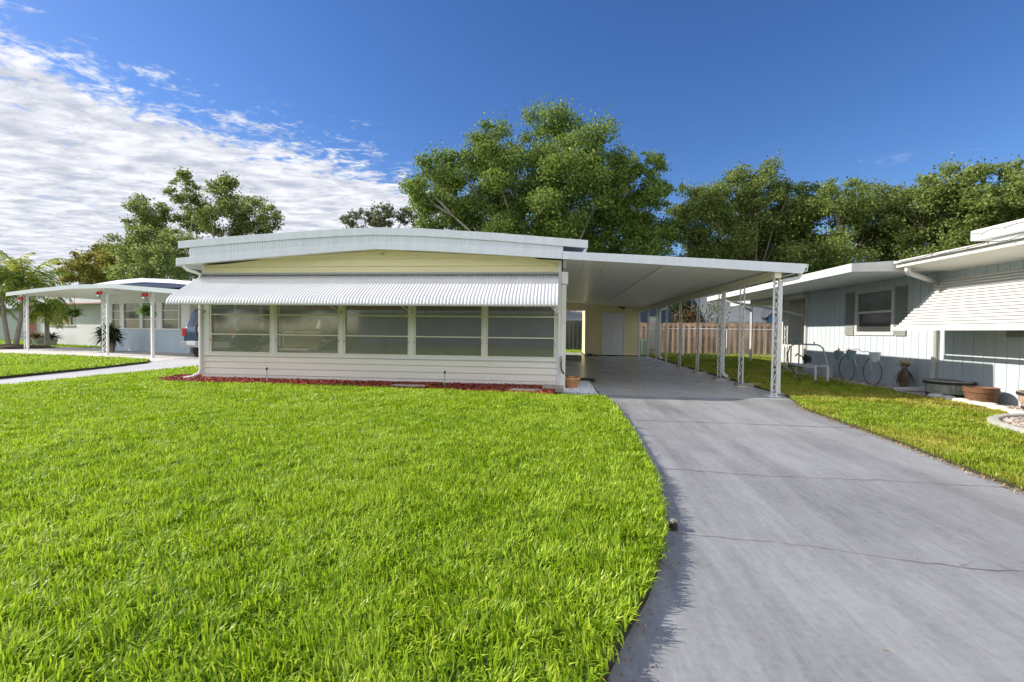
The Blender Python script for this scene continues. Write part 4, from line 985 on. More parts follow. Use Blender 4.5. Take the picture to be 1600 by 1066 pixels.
# bicycle planter with three buckets
by = thing('bicycle_planter', 'thin metal bicycle frame standing against the pale blue wall, carrying buckets', 'bicycle', (6.62, 11.0, .01))
def ring(c, r, tr, n=28):
    m = MB(); m.tube([(c[0], c[1]+r*math.cos(t), c[2]+r*math.sin(t)) for t in np.linspace(0, 2*PI, n+1)], tr, 5, caps=False); return m
for yy, r in ((11.40, .29), (10.52, .29)):
    wl = ring((6.62, yy, .02+r), r, .010).build('wheel', 'wire', by, smooth=True)
    m = MB()
    for k in range(6):
        a = k*PI/6; m.tube([(6.62, yy-r*math.cos(a), .02+r-r*math.sin(a)), (6.62, yy+r*math.cos(a), .02+r+r*math.sin(a))], .0022, 3)
    m.lathe((6.62, yy, .02+r), [(.012, -.01), (.012, .01)], 8); m.build('spokes', 'metal', wl)
m = MB(); z = .31
m.tube([(6.62, 10.52, z), (6.62, 10.62, .58), (6.62, 11.15, .55), (6.62, 10.95, .28), (6.62, 10.62, .58)], .009, 5); m.tube([(6.62, 10.95, .28), (6.62, 11.40, z), (6.62, 11.15, .60)], .009, 5)
m.tube([(6.62, 10.50, .60), (6.62, 10.68, .74), (6.62, 10.86, .72), (6.62, 11.05, .78), (6.62, 11.15, .76)], .007, 5); m.tube([(6.62, 10.30, .52), (6.62, 10.40, .62), (6.62, 10.52, .60)], .008, 5)
m.build('frame', 'steel', by, smooth=True)
m = MB().tube([(6.62, 10.18, .46), (6.62, 10.3, .56), (6.62, 10.40, .62), (6.62, 10.6, .6)], .008, 5); m.tube([(6.52, 10.4, .66), (6.72, 10.4, .66)], .008, 5); m.build('handlebar', 'steel', by)
def bucket(y, mat, label, plant, x=6.6, z=.55, r=.10, h=.19):
    t = thing('bucket', label, 'bucket', (x, y, z), 0, 'buckets on the bicycle planter')
    MB().lathe((x, y, z), [(r*.72, 0), (r, h), (r+.008, h), (r+.008, h+.012), (r-.008, h+.012), (r-.012, h-.03)], 20).build('pail', mat, t, smooth=True)
    MB().lathe((x, y, z+h-.03), [(r-.014, 0), (.02, .008)], 12).build('soil', 'soil', t)
    if plant: leaf_quads('flowers', np.array([[x, y, z+h+.01]])+rng.normal(size=(40, 3))*np.array([.04, .05, .02]), .05, plant, t)
bucket(11.68, 'tin', 'leftmost grey bucket with red leaves on the bicycle planter', 'flower', z=.50); bucket(11.22, 'tin', 'middle grey bucket with red flowers on the bicycle planter', 'flower', z=.53); bucket(10.42, 'white2', 'rightmost whitish bucket on the bicycle planter', None, z=.53)
# dried agave by the wall
t = thing('agave', 'dried spiky plant with pale drooping leaves left of the grey tub', 'plant', (6.72, 9.75, .01))
MB().tube([(6.72, 9.75, .0), (6.71, 9.77, .25), (6.72, 9.74, .45)], [.07, .06, .05], 10).build('stem', 'bark', t, smooth=True)
leaf_fan('leaves', (6.72, 9.75, .46), 64, .24, .055, 'dryleaf', t, 1.3, 1.0, 1, seg=5, minup=.3)
leaf_fan('dead_leaves', (6.72, 9.75, .42), 80, .36, .04, 'dryleafdark', t, -.3, 3.4, .45, seg=6, minup=-1.2)
# tubular frame ornament with hand pump
t = thing('pump_stand', 'weathered tubular frame with a hand pump and hanging hose on the right lawn', 'yard ornament', (5.75, 11.3, .03))
m = MB(); X0, X1 = 5.45, 5.95
m.tube([(5.62, 11.9, .52), (5.62, 11.9, .80), (5.64, 11.75, .86), (5.74, 10.95, .86), (5.78, 10.83, .80), (5.86, 10.75, .40)], .017, 7); m.tube([(5.66, 11.6, .86), (5.66, 11.6, .40)], .016, 6); m.tube([(5.62, 11.9, .52), (5.62, 11.9, .40)], .016, 6); m.build('frame', 'steel', t, smooth=True)
m = MB().tube([(5.6, 11.9, .38), (5.84, 10.75, .38)], .020, 6); m.box((5.57, 11.0, .34), (5.70, 11.9, .36)); m.build('shelf_bar', 'white2', t)
for x, y in ((5.72, 10.98), (5.86, 10.76), (5.72, 11.85)): MB().tube([(x, y, .38), (x, y, .0)], .022, 7).build('leg', 'post', t)
m = MB().blob((5.72, 11.35, .52), (.08, .13, .09), 10, 6, .12); m.tube([(5.70, 11.4, .40), (5.70, 11.4, .62)], .03, 7); m.tube([(5.70, 11.5, .55), (5.70, 11.75, .62), (5.70, 11.85, .56)], .016, 6); m.build('pump', 'dark', t, smooth=True)
m = MB().tube([(5.60, 11.92, .80), (5.57, 11.95, .6), (5.56, 11.9, .4), (5.55, 11.6, .2), (5.50, 11.3, .08), (5.45, 11.05, .04), (5.4, 10.9, .035)], .013, 6); m.build('hose', 'dark', t, smooth=True)
for y_ in (11.73, 10.93): MB().tube([(5.65, y_, .865), (5.65, y_, .93)], .012, 6).build('finial', 'dark', t)
o = tag(MB().lathe((6.62, 12.15, .02), [(.09, 0), (.13, .30), (.14, .31), (.13, .31), (.11, .26)], 18).build('planter_pot', 'white2', smooth=True), 'pale tall pot standing between the pump stand and the bicycle', 'pot')

# ------------------------------------------------------------------ back yard
fn = thing('wooden_fence', 'weathered brown board-on-board fence behind the carport', 'fence', (8.5, 24.7, 0))
def pickets(m, x0, y0, x1, y1, h, w_=.14, gap=.13, z0=.02):
    d = Vector((x1-x0, y1-y0)); L = d.length; d.normalize(); nrm = Vector((-d.y, d.x)); n = int(L/(w_+gap)); 
    for side in (-1, 1):
        for k in range(n):
            s = k*(w_+gap)+(0 if side < 0 else (w_+gap)/2); p = Vector((x0, y0))+d*s+nrm*(.035*side); q = p+d*w_; hh = h+random.uniform(-.02, .02)
            t = nrm*.010
            z0_ = z0+random.uniform(-.01, .02); c = .03
            P = [p, p, p+d*c, q-d*c, q, q]; Z = [z0_, hh-c, hh, hh, hh-c, z0_]
            m.add([(*(a-t), z) for a, z in zip(P, Z)]+[(*(a+t), z) for a, z in zip(P, Z)], [(5, 4, 3, 2, 1, 0), (6, 7, 8, 9, 10, 11)]+[(i, (i+1) % 6, 6+(i+1) % 6, 6+i) for i in range(6)])
m = MB(); pickets(m, 3.9, 25.2, 16.5, 22.6, 1.62); m.build('pickets', 'fence', fn)
m = MB()
for z in (.35, .85, 1.4): m.add([(3.9, 25.182, z), (16.5, 22.582, z), (16.5, 22.618, z), (3.9, 25.218, z), (3.9, 25.182, z+.08), (16.5, 22.582, z+.08), (16.5, 22.618, z+.08), (3.9, 25.218, z+.08)], [(3, 2, 1, 0), (4, 5, 6, 7), (0, 1, 5, 4), (2, 3, 7, 6)])
m.build('rail', 'fence', fn)
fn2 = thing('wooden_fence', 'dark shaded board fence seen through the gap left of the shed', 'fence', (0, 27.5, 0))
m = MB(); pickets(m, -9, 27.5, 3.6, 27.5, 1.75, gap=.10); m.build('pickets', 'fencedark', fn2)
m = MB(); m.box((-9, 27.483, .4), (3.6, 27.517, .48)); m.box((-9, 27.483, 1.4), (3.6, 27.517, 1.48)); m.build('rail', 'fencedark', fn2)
cf = thing('chain_link_fence', 'low chain link fence with thin rail in front of the wooden fence', 'fence', (6, 21.6, 0))
m = MB().tube([(3.75, 22.0, 1.28), (9.6, 21.2, 1.28)], .018, 6); m.build('top_rail', 'post', cf)
for k, (x, y) in enumerate(((3.75, 22.0), (5.55, 21.75), (7.4, 21.5), (9.6, 21.2))): MB().tube([(x, y, 0), (x, y, 1.30)], .022 if k != 1 else .035, 7).build('fence_post', 'white', cf)
m = MB(); A_ = Vector((3.75, 22.0, 0)); B_ = Vector((9.6, 21.2, 0)); L = (B_-A_).length; n = int(L/.11)
for k in range(-11, n):
    for s_1 in (-1, 1):
        t0, t1 = (k*.11, k*.11+1.2); 
        z0_, z1_ = (.04, 1.24) if s_1 > 0 else (1.24, .04)
        a0 = max(0, t0); b0 = min(L, t1)
        if b0 <= a0: continue
        za = z0_+(z1_-z0_)*(a0-t0)/1.2; zb = z0_+(z1_-z0_)*(b0-t0)/1.2
        p = A_.lerp(B_, a0/L)+Vector((0, 0, za)); q = A_.lerp(B_, b0/L)+Vector((0, 0, zb)); m.tube([p, q], .0022, 3, caps=False)
m.build('mesh', 'metal', cf)
t = thing('utility_cabinet', 'beige metal cabinet behind the far carport posts', 'cabinet', (4.45, 23.1, 0))
MB().box((4.22, 22.9, .28), (4.72, 23.3, 1.82)).build('cabinet_body', 'beige', t, bevel=.02); MB().box((4.2, 22.88, 1.825), (4.74, 23.32, 1.87)).build('cabinet_top', 'beige', t); MB().box((4.26, 22.92, 0), (4.68, 23.28, .279)).build('plinth', 'pad', t)
m = MB()
for k in range(11): m.box((4.27, 22.886, .4+k*.125), (4.67, 22.898, .44+k*.125))
m.build('louvres', 'beige', t)
t = thing('transformer_box', 'light green utility box beside the shed corner', 'utility box', (3.85, 22.6, 0))
MB().prism([(22.3, .0), (22.9, .0), (22.9, .78), (22.4, .78), (22.3, .68)], 'x', 3.56, 4.05).build('box_body', 'green_box', t, bevel=.015); MB().box((3.5, 22.25, 0), (4.1, 22.95, .03)).build('plinth', 'pad', t)
def simple_house(name, label, x0, y0, x1, y1, hw, hr, wall, roof, ridge='x', over=.4, win=None, loc=None):
    t = thing(name, label, 'house', ((x0+x1)/2, (y0+y1)/2, 0))
    m = MB(); 
    if ridge == 'x':
        ym = (y0+y1)/2; laps(m, x0, x1, 0, hw, y0, .2, .02); m.prism([(y0+.01, 0), (y1, 0), (y1, hw), (ym, hr-.1), (y0+.01, hw)], 'x', x0, x1)
        r_ = MB().prism([(y0-over, hw-.12), (ym, hr), (y1+over, hw-.12), (y1+over, hw-.02), (ym, hr+.12), (y0-over, hw-.02)], 'x', x0-over, x1+over)
    else:
        xm = (x0+x1)/2; m.prism([(x0, 0), (x1, 0), (x1, hw), (xm, hr-.1), (x0, hw)], 'y', y0, y1)
        r_ = MB().prism([(x0-over, hw-.12), (xm, hr), (x1+over, hw-.12), (x1+over, hw-.02), (xm, hr+.12), (x0-over, hw-.02)], 'y', y0-over, y1+over)
    m.build('wall', wall, t); r_ = r_.build('roof', roof, t)
    for (a, c, za, zb) in (win or []):
        f = MB().box((a-.08, y0-.045, za-.08), (c+.08, y0-.024, zb+.08)).build('window', 'white', t); MB().box((a, y0-.052, za), (c, y0-.046, zb)).build('pane', 'darkpane', f)
    return t
simple_house('background_house', 'dark slate blue house behind the brown fence', 3.5, 36, 10.3, 44, 4.0, 5.4, 'slate', 'slateroof', 'x', .5)
simple_house('background_house', 'house with a pale shingle roof above the fence, right of the dark one', 9.6, 31, 13.0, 39, 1.9, 4.6, 'slate', 'paleroof', 'x', .4)
simple_house('background_house', 'small blue gabled house behind the right carport roof', 13.0, 30.5, 16.5, 38, 2.2, 4.2, 'bluewall', 'paleroof', 'y', .25, [(14.0, 15.2, .9, 1.9)])
simple_house('background_house', 'pale roofed house above the dark fence through the shed gap', -8, 33, 2.6, 41, 2.0, 3.6, 'whitewall', 'paleroof', 'x', .5)
# ------------------------------------------------------------------ left neighbour (frame LF: x to the right along its front, y to the back)
LA = -0.2943
LF = Matrix.Translation((-14.46, 14.66, 0)) @ Matrix.Rotation(LA, 4, 'Z')
def lw(x, y, z=0): v = LF @ Vector((x, y, z)); return (v.x, v.y, v.z)
lh = thing('neighbour_house', 'white house with pale blue board skirt and curved canopy left of the yellow house', 'house', lw(-5, 6), LA)
m = MB(LF); groove_wall(m, -8.2, -1.66, .0, 1.0, 2.3, .16, .012, .01, 'y', -1, .1); m.build('skirt', 'ltblue2', lh)
m = MB(LF); m.box((-8.2, 2.302, 1.0), (-7.3, 2.42, 2.7)); m.box((-2.22, 2.302, 1.0), (-1.66, 2.42, 2.6)); m.box((-7.3, 2.302, 2.2), (-2.22, 2.42, 2.7)); m.box((-8.2, 2.43, 0), (-8.1, 14, 2.45)); m.box((-1.76, 2.43, 0), (-1.66, 14, 2.45)); m.box((-8.0, 13.9, 0), (-1.8, 14, 2.4)); m.build('wall', 'whitewall', lh)
m = MB(LF).box((-7.35, 2.24, .97), (-2.18, 2.40, 1.03)); m.build('window_sill', 'white', lh)
for a, c in ((-7.28, -6.55), (-6.35, -5.05), (-4.95, -3.85), (-3.55, -2.30)):
    m = MB(LF); fw = .05
    m.box((a, 2.27, 1.031), (a+fw, 2.38, 2.2)); m.box((c-fw, 2.27, 1.031), (c, 2.38, 2.2)); m.box((a+fw, 2.27, 2.14), (c-fw, 2.38, 2.2))
    for z in (1.42, 1.80): m.box((a+fw, 2.29, z-.015), (c-fw, 2.36, z+.015))
    f = m.build('window', 'white', lh); MB(LF).box((a+fw, 2.32, 1.031), (c-fw, 2.33, 2.14)).build('pane', 'greypane', f)
m = MB(LF)
for a, c in ((-6.55, -6.35), (-5.05, -4.95), (-3.85, -3.55)): m.box((a, 2.28, 1.031), (c, 2.40, 2.2))
m.build('mullion', 'white', lh)
cn = [(-9.84, 2.50), (-7.5, 2.60), (-4.5, 2.68), (-1.9, 2.64), (-.4, 2.52), (1.7, 2.36), (2.6, 2.28)]
m = MB(LF).prism(band(cn, 0, .05), 'y', -.28, 5.2); r_ = m.build('roof', 'roofmetal', lh, label='low front canopy roof')
m = MB(LF).prism(band(cn, -.005, .15), 'y', -.30, -.282); m.build('fascia', 'ltblue', r_)
m = MB(LF).prism(band(cn, .055, .075), 'y', -.27, 5.2); m.build('soffit', 'soffit', r_)
hi2 = [(-5.9, 2.85), (-4.0, 2.97), (-2.4, 3.0), (-.6, 2.90), (1.6, 2.70), (2.6, 2.62)]
m = MB(LF).prism(band(hi2, 0, .14), 'y', .9, 14.5); m.build('upper_roof', 'roofmetal', lh)
m = MB(LF).box((-5.6, 1.1, 2.6), (1.5, 1.15, 2.82)); m.build('roof_curb', 'slate', lh)
def lpanel(x0, y0, x1, y1, z1, name='post', T=LF):
    m = MB(T)
    scroll_panel(m, (x0, y0), (x1, y1), 0, z1, .012); return m
lpanel(-9.12, 0, -8.86, 0, 2.44).build('post', 'post', lh); lpanel(-3.12, 0, -2.82, 0, 2.60).build('post', 'post', lh); lpanel(-13.2, 4.3, -12.85, 4.3, 2.3)
MB(LF).box((-8.83, -.03, 0), (-8.77, .03, 2.47)).build('post', 'post', lh); MB(LF).box((-2.8, -.03, 0), (-2.74, .03, 2.6)).build('post', 'post', lh); MB(LF).box((-.03, -.03, 0), (.05, .05, 2.44)).build('post', 'post', lh)
lpanel(-8.9, 4.4, -8.5, 4.4, 2.5).build('post', 'post', lh)
# festive red ornaments on the posts
for (x, y, z, lab) in ((-9.0, -.14, 2.25, 'red ribbon ornament on the leftmost canopy post'), (-3.0, -.14, 2.35, 'red ribbon ornament on the middle canopy post'), (-.15, -.14, 2.22, 'red ribbon ornament on the slim right canopy post'), (-8.7, 4.25, 2.25, 'red ribbon ornament on the rear canopy post')):
    p = lw(x, y, z); t = thing('ornament', lab, 'ornament', p, LA, 'red ornaments on the canopy posts')
    m = MB(LF); m.blob((x-.09, y, z), (.10, .05, .075), 10, 6, .1); m.blob((x+.09, y, z), (.10, .05, .075), 10, 6, .1); m.blob((x, y-.04, z), (.05, .04, .05), 8, 6, .05); m.build('bow', 'red', t, smooth=True)
    MB(LF).blob((x, y-.02, z-.15), (.075, .06, .07), 10, 6, .05).build('bauble', 'metal', t, smooth=True)
def fern_basket(x, y, z, lab, n=150, L=.45):
    p = lw(x, y, z); t = thing('hanging_fern', lab, 'hanging plant', p)
    MB().lathe((p[0], p[1], z-.05), [(.05, -.09), (.15, -.03), (.18, .06), (.16, .06)], 14).build('basket', 'dark', t, smooth=True)
    leaf_fan('fronds', (p[0], p[1], z+.02), n, L, .06, 'fern', t, 1.2, 1.5, 1, seg=5, minup=-.1)
    m = MB()
    for a in (0, 2.1, 4.2): m.tube([(p[0]+.16*math.cos(a), p[1]+.16*math.sin(a), z), (p[0], p[1], z+.55), (p[0], p[1], z+.85)], .006, 4)
    m.build('hanger', 'wire', t)
fern_basket(-.58, .15, 1.62, 'hanging fern basket by the slim right canopy post'); fern_basket(-7.9, 1.2, 1.62, 'pale green hanging fern basket nearer the left end of the canopy', 120, .5)
p = lw(-5.2, 1.2); t = thing('potted_fern', 'big dark fern in a pale pot on the patio beside the blue skirt', 'potted plant', p)
MB().lathe((p[0], p[1], 0), [(.17, 0), (.22, .45), (.25, .5), (.24, .55), (.2, .55)], 16).build('pot', 'pad', t, smooth=True)
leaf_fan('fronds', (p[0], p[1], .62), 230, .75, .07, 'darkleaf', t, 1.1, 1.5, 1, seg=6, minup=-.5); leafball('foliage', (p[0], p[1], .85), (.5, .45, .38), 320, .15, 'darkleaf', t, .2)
leaf_fan('young_fronds', (p[0], p[1], .75), 60, .6, .05, 'fern', t, 1.4, .8, .6, seg=5, minup=.5)
# white house farther left
wh = thing('neighbour_house', 'white bungalow with pink-brown column and low shrubs at the far left', 'house', (-28, 26, 0))
WT = Matrix.Translation((-31.8, 24.6, 0)) @ Matrix.Rotation(-.30, 4, 'Z')
m = MB(WT).box((0, 0, 0), (9, .1, 1.15)); m.box((0, 0, 1.15), (.35, .1, 2.3)); m.box((4.0, 0, 1.15), (9, .1, 2.3)); m.box((.35, 0, 2.12), (4.0, .1, 2.3)); m.box((.0, .11, 0), (.1, 8, 2.3)); m.box((8.9, .11, 0), (9, 8, 2.3)); m.build('wall', 'whitewall', wh)
for a, c in ((.4, 1.0), (1.1, 2.15), (2.25, 3.3), (3.4, 3.95)):
    m = MB(WT)
    m.box((a, -.02, 1.151), (a+.06, .1, 2.12)); m.box((c-.06, -.02, 1.151), (c, .1, 2.12)); m.box((a+.06, -.02, 2.05), (c-.06, .1, 2.12)); m.box((a+.06, -.02, 1.60), (c-.06, .08, 1.65)); f = m.build('window', 'white', wh)
    MB(WT).box((a+.06, .04, 1.151), (c-.06, .05, 2.05)).build('pane', 'darkpane', f)
MB(WT).box((.35, -.06, 1.09), (4.0, -.001, 1.149)).build('window_sill', 'white', wh)
MB(WT).prism([(-.8, 2.31), (9.5, 2.31), (9.5, 2.45), (4, 2.85), (-.8, 2.5)], 'y', -.5, 8.5).build('roof', 'roofmetal', wh); MB(WT).box((-.8, -.53, 2.30), (9.5, -.501, 2.37)).build('fascia', 'pinktrim', wh)
MB(WT).box((-1.1, -.3, 0), (-.7, .1, 2.3)).build('column', 'pinktrim', wh)
for x, y, s, mat, lab in ((1.0, -.8, .42, 'darkleaf', 'dark cycad shrub under the windows of the white bungalow'), (2.2, -.9, .40, 'bromeliad', 'reddish bromeliad clump between two dark cycads'), (3.3, -.8, .45, 'darkleaf', 'dark cycad shrub at the right of the red clump')):
    v = WT @ Vector((x, y, 0)); t = thing('shrub', lab, 'shrub', tuple(v))
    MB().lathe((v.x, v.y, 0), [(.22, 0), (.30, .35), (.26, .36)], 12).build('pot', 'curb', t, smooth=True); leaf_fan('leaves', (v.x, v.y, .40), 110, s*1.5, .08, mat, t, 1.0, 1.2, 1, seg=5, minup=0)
simple_house('background_house', 'pale teal house at the far left edge behind the palms', -50, 30, -36, 38, 2.4, 3.6, 'tealwall', 'paleroof', 'x', .4, [(-46, -44.5, 1, 1.9)])
# SUV seen from behind between the two houses
SU = Matrix.Translation((-11.93, 14.2, 0)) @ Matrix.Rotation(.02, 4, 'Z')
su = thing('parked_car', 'blue off-road vehicle seen from behind with a spare wheel on its tailgate', 'car', (-11.85, 15.9, 0))
m = MB(SU)
prof = [(.0, .48), (-.02, .95), (.10, 1.12), (.22, 1.62), (.34, 1.74), (2.5, 1.78), (2.95, 1.35), (3.15, 1.15), (4.25, 1.02), (4.35, .80), (4.35, .45)]
def car_sec(prof, w_, tum):
    vs = []; n = len(prof)
    for s in (-1, 1):
        for y, z in prof: vs.append((s*(w_-tum*max(0, z-1.05)), y, z))
    return vs, [tuple(range(n)), tuple(range(n, 2*n))[::-1]]+[(i, n+i, n+(i+1) % n, (i+1) % n) for i in range(n)]
vs, fs = car_sec(prof, .88, .22); m.add(vs, fs); m.build('body', 'carblue', su, bevel=.03)
m = MB(SU).add([(-.66, .095, 1.16), (.66, .095, 1.16), (.60, .205, 1.60), (-.60, .205, 1.60)], [(0, 1, 2, 3)]); m.build('rear_window', 'carglass', su)
for s in (-1, 1):
    MB(SU).add([(s*.876, .35, 1.14), (s*.876, 2.75, 1.14), (s*.765, 2.45, 1.66), (s*.765, .42, 1.66)], [(0, 1, 2, 3)]).build('side_window', 'carglass', su)
    MB(SU).box((s*.84-.07, -.035, .80), (s*.84+.07, .0, 1.06)).build('tail_light', 'redlamp', su, bevel=.01)
    for yy in (.75, 3.5):
        wl = MB(SU).tube([(s*.80-.11, yy, .37), (s*.80+.11, yy, .37)], .37, 24).build('wheel', 'tyre', su, bevel=.03); MB(SU).tube([(s*.80+s*.10, yy, .37), (s*.80+s*.125, yy, .37)], .21, 16).build('rim', 'rim', wl)
sw = MB(SU).tube([(.08, -.24, 1.02), (.08, -.04, 1.02)], .36, 28).build('spare_wheel', 'tyre', su, bevel=.04)
m = MB(SU); m.tube([(.08, -.262, 1.02), (.08, -.245, 1.02)], .07, 12)
for k in range(5):
    a = k*2*PI/5+.3; m.tube([(.08, -.252, 1.02), (.08+.21*math.cos(a), -.252, 1.02+.21*math.sin(a))], .03, 6)
m.tube([(.08+.22*math.cos(t_), -.252, 1.02+.22*math.sin(t_)) for t_ in np.linspace(0, 2*PI, 25)], .015, 5, caps=False); m.build('rim', 'rim', sw)
MB(SU).box((-.86, -.16, .42), (.86, -.021, .62)).build('bumper', 'metal', su, bevel=.03); MB(SU).box((-.62, -.175, .50), (-.32, -.161, .64)).build('licence_plate', 'whitewall', su)
# ------------------------------------------------------------------ palms
def frond(m_V, m_Q, base, az, L, up0, droop, nl=34, lw_=.05, ll=.55):
    p = Vector(base); d = Vector((math.cos(az)*math.cos(up0), math.sin(az)*math.cos(up0), math.sin(up0))); side = Vector((-math.sin(az), math.cos(az), 0)); st = L/nl; pts = [p.copy()]
    for i in range(nl):
        t = i/nl; p = p+d*st; d = (d+Vector((0, 0, -droop*st/L*(.4+1.6*t)))).normalized(); pts.append(p.copy())
        if t > .12:
            l = ll*(math.sin(PI*min(1, .12+t*.86))**.6)*random.uniform(.8, 1.1)
            for s in (-1, 1):
                for _ in (0,):
                    dd = (side*s*.85+d*.55+Vector((0, 0, random.uniform(-.75, .1)))).normalized(); b0 = len(m_V); q = p+dd*l*.5; e = p+dd*l+Vector((0, 0, -l*.22)); ww = d*lw_/2
                    m_V += [p-ww*.6, p+ww*.6, q+ww, q-ww, e]; m_Q.append((b0, b0+1, b0+2, b0+3)); m_Q.append((b0+3, b0+2, b0+4, b0+4))
    return pts
def palm(name, x, y, h, nf, L, label, trunks=((0, 0, 0),), mat='palm', up=(.1, 1.3), droop=(1.0, 2.0), lean=.05, ll=.55, tr=.10):
    t = thing(name, label, 'palm tree', (x, y, 0)); V = []; Q = []; k = 0
    for (ox, oy, lz) in trunks:
        top = Vector((x+ox*1.0+ox*lean*h, y+oy+oy*lean*h, h+lz)); b = Vector((x+ox*.3, y+oy*.3, 0)); mid = (top+b)/2+Vector((ox*.1, 0, 0))
        MB().tube([b, (b*.6+mid*.4), mid, top], [tr*1.3, tr*1.05, tr*.9, tr*.75], 10).build('trunk', 'palmtrunk', t, smooth=True)
        rc = MB()
        for i in range(nf):
            az = i*2.4+random.uniform(-.2, .2); u = up[0]+(up[1]-up[0])*(i/nf)
            pts = frond(V, Q, top, az, L*random.uniform(.85, 1.1), u, random.uniform(*droop), ll=ll); rc.tube(pts[::4]+[pts[-1]], [.022]+[.014]*(len(pts[::4])-1)+[.004], 4)
        rc.build('frond_stems', 'palm', t)
    Va = np.array([tuple(v) for v in V])-np.array([x, y, 0]); Q = np.array(Q)
    tri = Q[:, 2] == Q[:, 2]; isT = Q[:, 2:3] is None
    quads = Q[::2]; tris = Q[1::2][:, :3]
    r = rng.random(len(quads)); np_mesh('fronds', Va, quads, tris, mat, np.concatenate([r, r]), parent=t); return t
palm('palm_tree', -26.7, 19.4, 3.0, 26, 2.3, 'tall feathery palm with two slanting trunks at the far left behind the canopy', ((-.5, 0, .1), (.55, .1, .0)), up=(-.1, 1.35), tr=.09)
palm('palm_tree', -29.5, 19.5, 2.4, 22, 2.2, 'lower palm at the left frame edge beside the taller palm', ((0, 0, 0),), up=(-.2, 1.2))
palm('palm_tree', -26.9, 21.1, 2.2, 15, 1.4, 'short palm with yellowing drooping fronds in front of the white bungalow', ((0, 0, 0),), up=(-.5, .9), droop=(1.8, 2.8))
tag(MB().lathe((-26.4, 18.9, 0), [(2.0, 0), (1.7, .10), (.8, .16), (.05, .18)], 24, 1, .8).build('mulch_mound', 'soil', smooth=True), 'dark round mulch mound under the far left palms', 'mulch mound')
# ------------------------------------------------------------------ trees
def crown(name, lobes, density, size, mat, parent, sub=19, subr=.42, jitter=.9, thin=.0):
    P = []
    for (cx, cy, cz, r) in lobes:
        for k in range(sub):
            u = rng.normal(size=3); u /= np.linalg.norm(u); u[2] = u[2]*.9+.12
            rr = r*rng.uniform(.5, 1.12); c = np.array([cx, cy, cz])+u*rr; sr = r*subr*rng.uniform(.45, 1.2)
            n = max(8, int(2.6*density*sr*sr*rng.uniform(.6, 1.2)))
            v = rng.normal(size=(n, 3)); v /= np.linalg.norm(v, axis=1)[:, None]
            kk = rng.random(n)**.45; P.append(c+v*(sr*kk)[:, None]*np.array([1.1, 1.1, .75]))
            m_ = n//9; P.append(c+v[:m_]*(sr*rng.uniform(1.0, 1.5, m_))[:, None])
    P = np.concatenate(P)
    return leaf_quads(name, P, size, mat, parent, .6)
def tree(label, lobes, base, trunk_r, mat='oak', density=330, size=.22, bark='bark', fork=2.6, sub=19, subr=.43, cat='tree', name='oak_tree', limbs=None):
    t = thing(name, label, cat, (base[0], base[1], 0)); B = Vector((base[0], base[1], 0))
    crown('crown', lobes, density, size, mat, t, sub, subr)
    m = MB(); c = Vector(np.mean(np.array(lobes)[:, :3], axis=0)); top = B.lerp(Vector((c.x, c.y, 0)), .4)+Vector((0, 0, fork))
    m.tube([B, B.lerp(top, .5)+Vector((.05, 0, 0)), top], [trunk_r*1.25, trunk_r, trunk_r*.85], 12)
    m.build('trunk', bark, t, smooth=True)
    m = MB()
    for (x, y, z, r) in (lobes if limbs is None else lobes[:limbs]):
        e = Vector((x, y, z)); a = top.lerp(e, .4)+Vector((random.uniform(-.5, .5), random.uniform(-.5, .5), .35)); b = top.lerp(e, .75)+Vector((random.uniform(-.4, .4), random.uniform(-.4, .4), .2))
        k = trunk_r*min(.6, .18+.10*r); m.tube([top-Vector((0, 0, .3)), a, b, e], [k, k*.65, k*.4, k*.15], 7)
        for j in range(4):
            u = Vector(rng.normal(size=3)).normalized(); m.tube([b, e.lerp(b, .4)+u*r*.35, e+u*r*.35], [k*.3, k*.2, k*.05], 5)
    m.build('limbs', bark, t, smooth=True); return t
OAK = [(-8.9, 29.7, 10.7, 1.6), (-7.1, 31.2, 12.9, 1.77), (-4.8, 30.3, 13.6, 1.72), (-3.6, 31.5, 12.0, 2.23), (-1.0, 31.6, 14.6, 1.88), (0.9, 28.8, 12.8, 2.04), (2.6, 28.6, 11.8, 1.7), (4.4, 32.7, 13.6, 0.74), (2.0, 29.8, 10.1, 2.11), (-0.5, 29.7, 10.5, 2.31), (-6.7, 33.5, 10.9, 2.46), (-8.8, 30.9, 8.9, 1.75), (-2.8, 32.7, 9.0, 2.54), (0.8, 30.9, 7.7, 2.18), (3.4, 31.7, 8.7, 2.24), (4.8, 29.3, 9.8, 1.24), (6.3, 31.7, 10.5, 0.9), (6.0, 32.8, 8.9, 1.77), (5.5, 31.1, 6.8, 1.98), (-1.3, 32.2, 6.6, 2.28), (-5.4, 31.9, 7.7, 2.25), (4.2, 28.8, 11.0, 0.57), (-8.3, 32.3, 7.6, 2.06), (-3.0, 30.2, 7.4, 1.9), (1.8, 32.6, 6.2, 2.0), (-6.6, 30.6, 5.8, 1.8), (-.6, 33.2, 12.2, 1.9), (-5.0, 32.8, 9.4, 2.0), (4.6, 33.0, 7.0, 1.9), (5.4, 29.4, 12.3, .8)]
LT = [(-36.0, 36.5, 11.2, 1.55), (-31.5, 35.0, 12.4, 1.29), (-27.4, 33.7, 11.5, 1.52), (-28.0, 37.8, 11.7, 1.61), (-24.4, 35.9, 10.1, 1.01), (-32.6, 37.1, 10.8, 1.78), (-36.5, 37.9, 9.9, 1.61), (-29.6, 37.1, 10.2, 1.78), (-27.3, 38.1, 10.1, 1.19), (-36.3, 35.5, 9.8, 0.8)]
LT2 = [(-31.4, 31.5, 6.5, 1.78), (-31.7, 29.7, 6.0, 1.51), (-29.7, 32.2, 6.8, 1.82), (-28.1, 31.9, 5.5, 1.35), (-27.2, 28.0, 4.6, 1.58)]
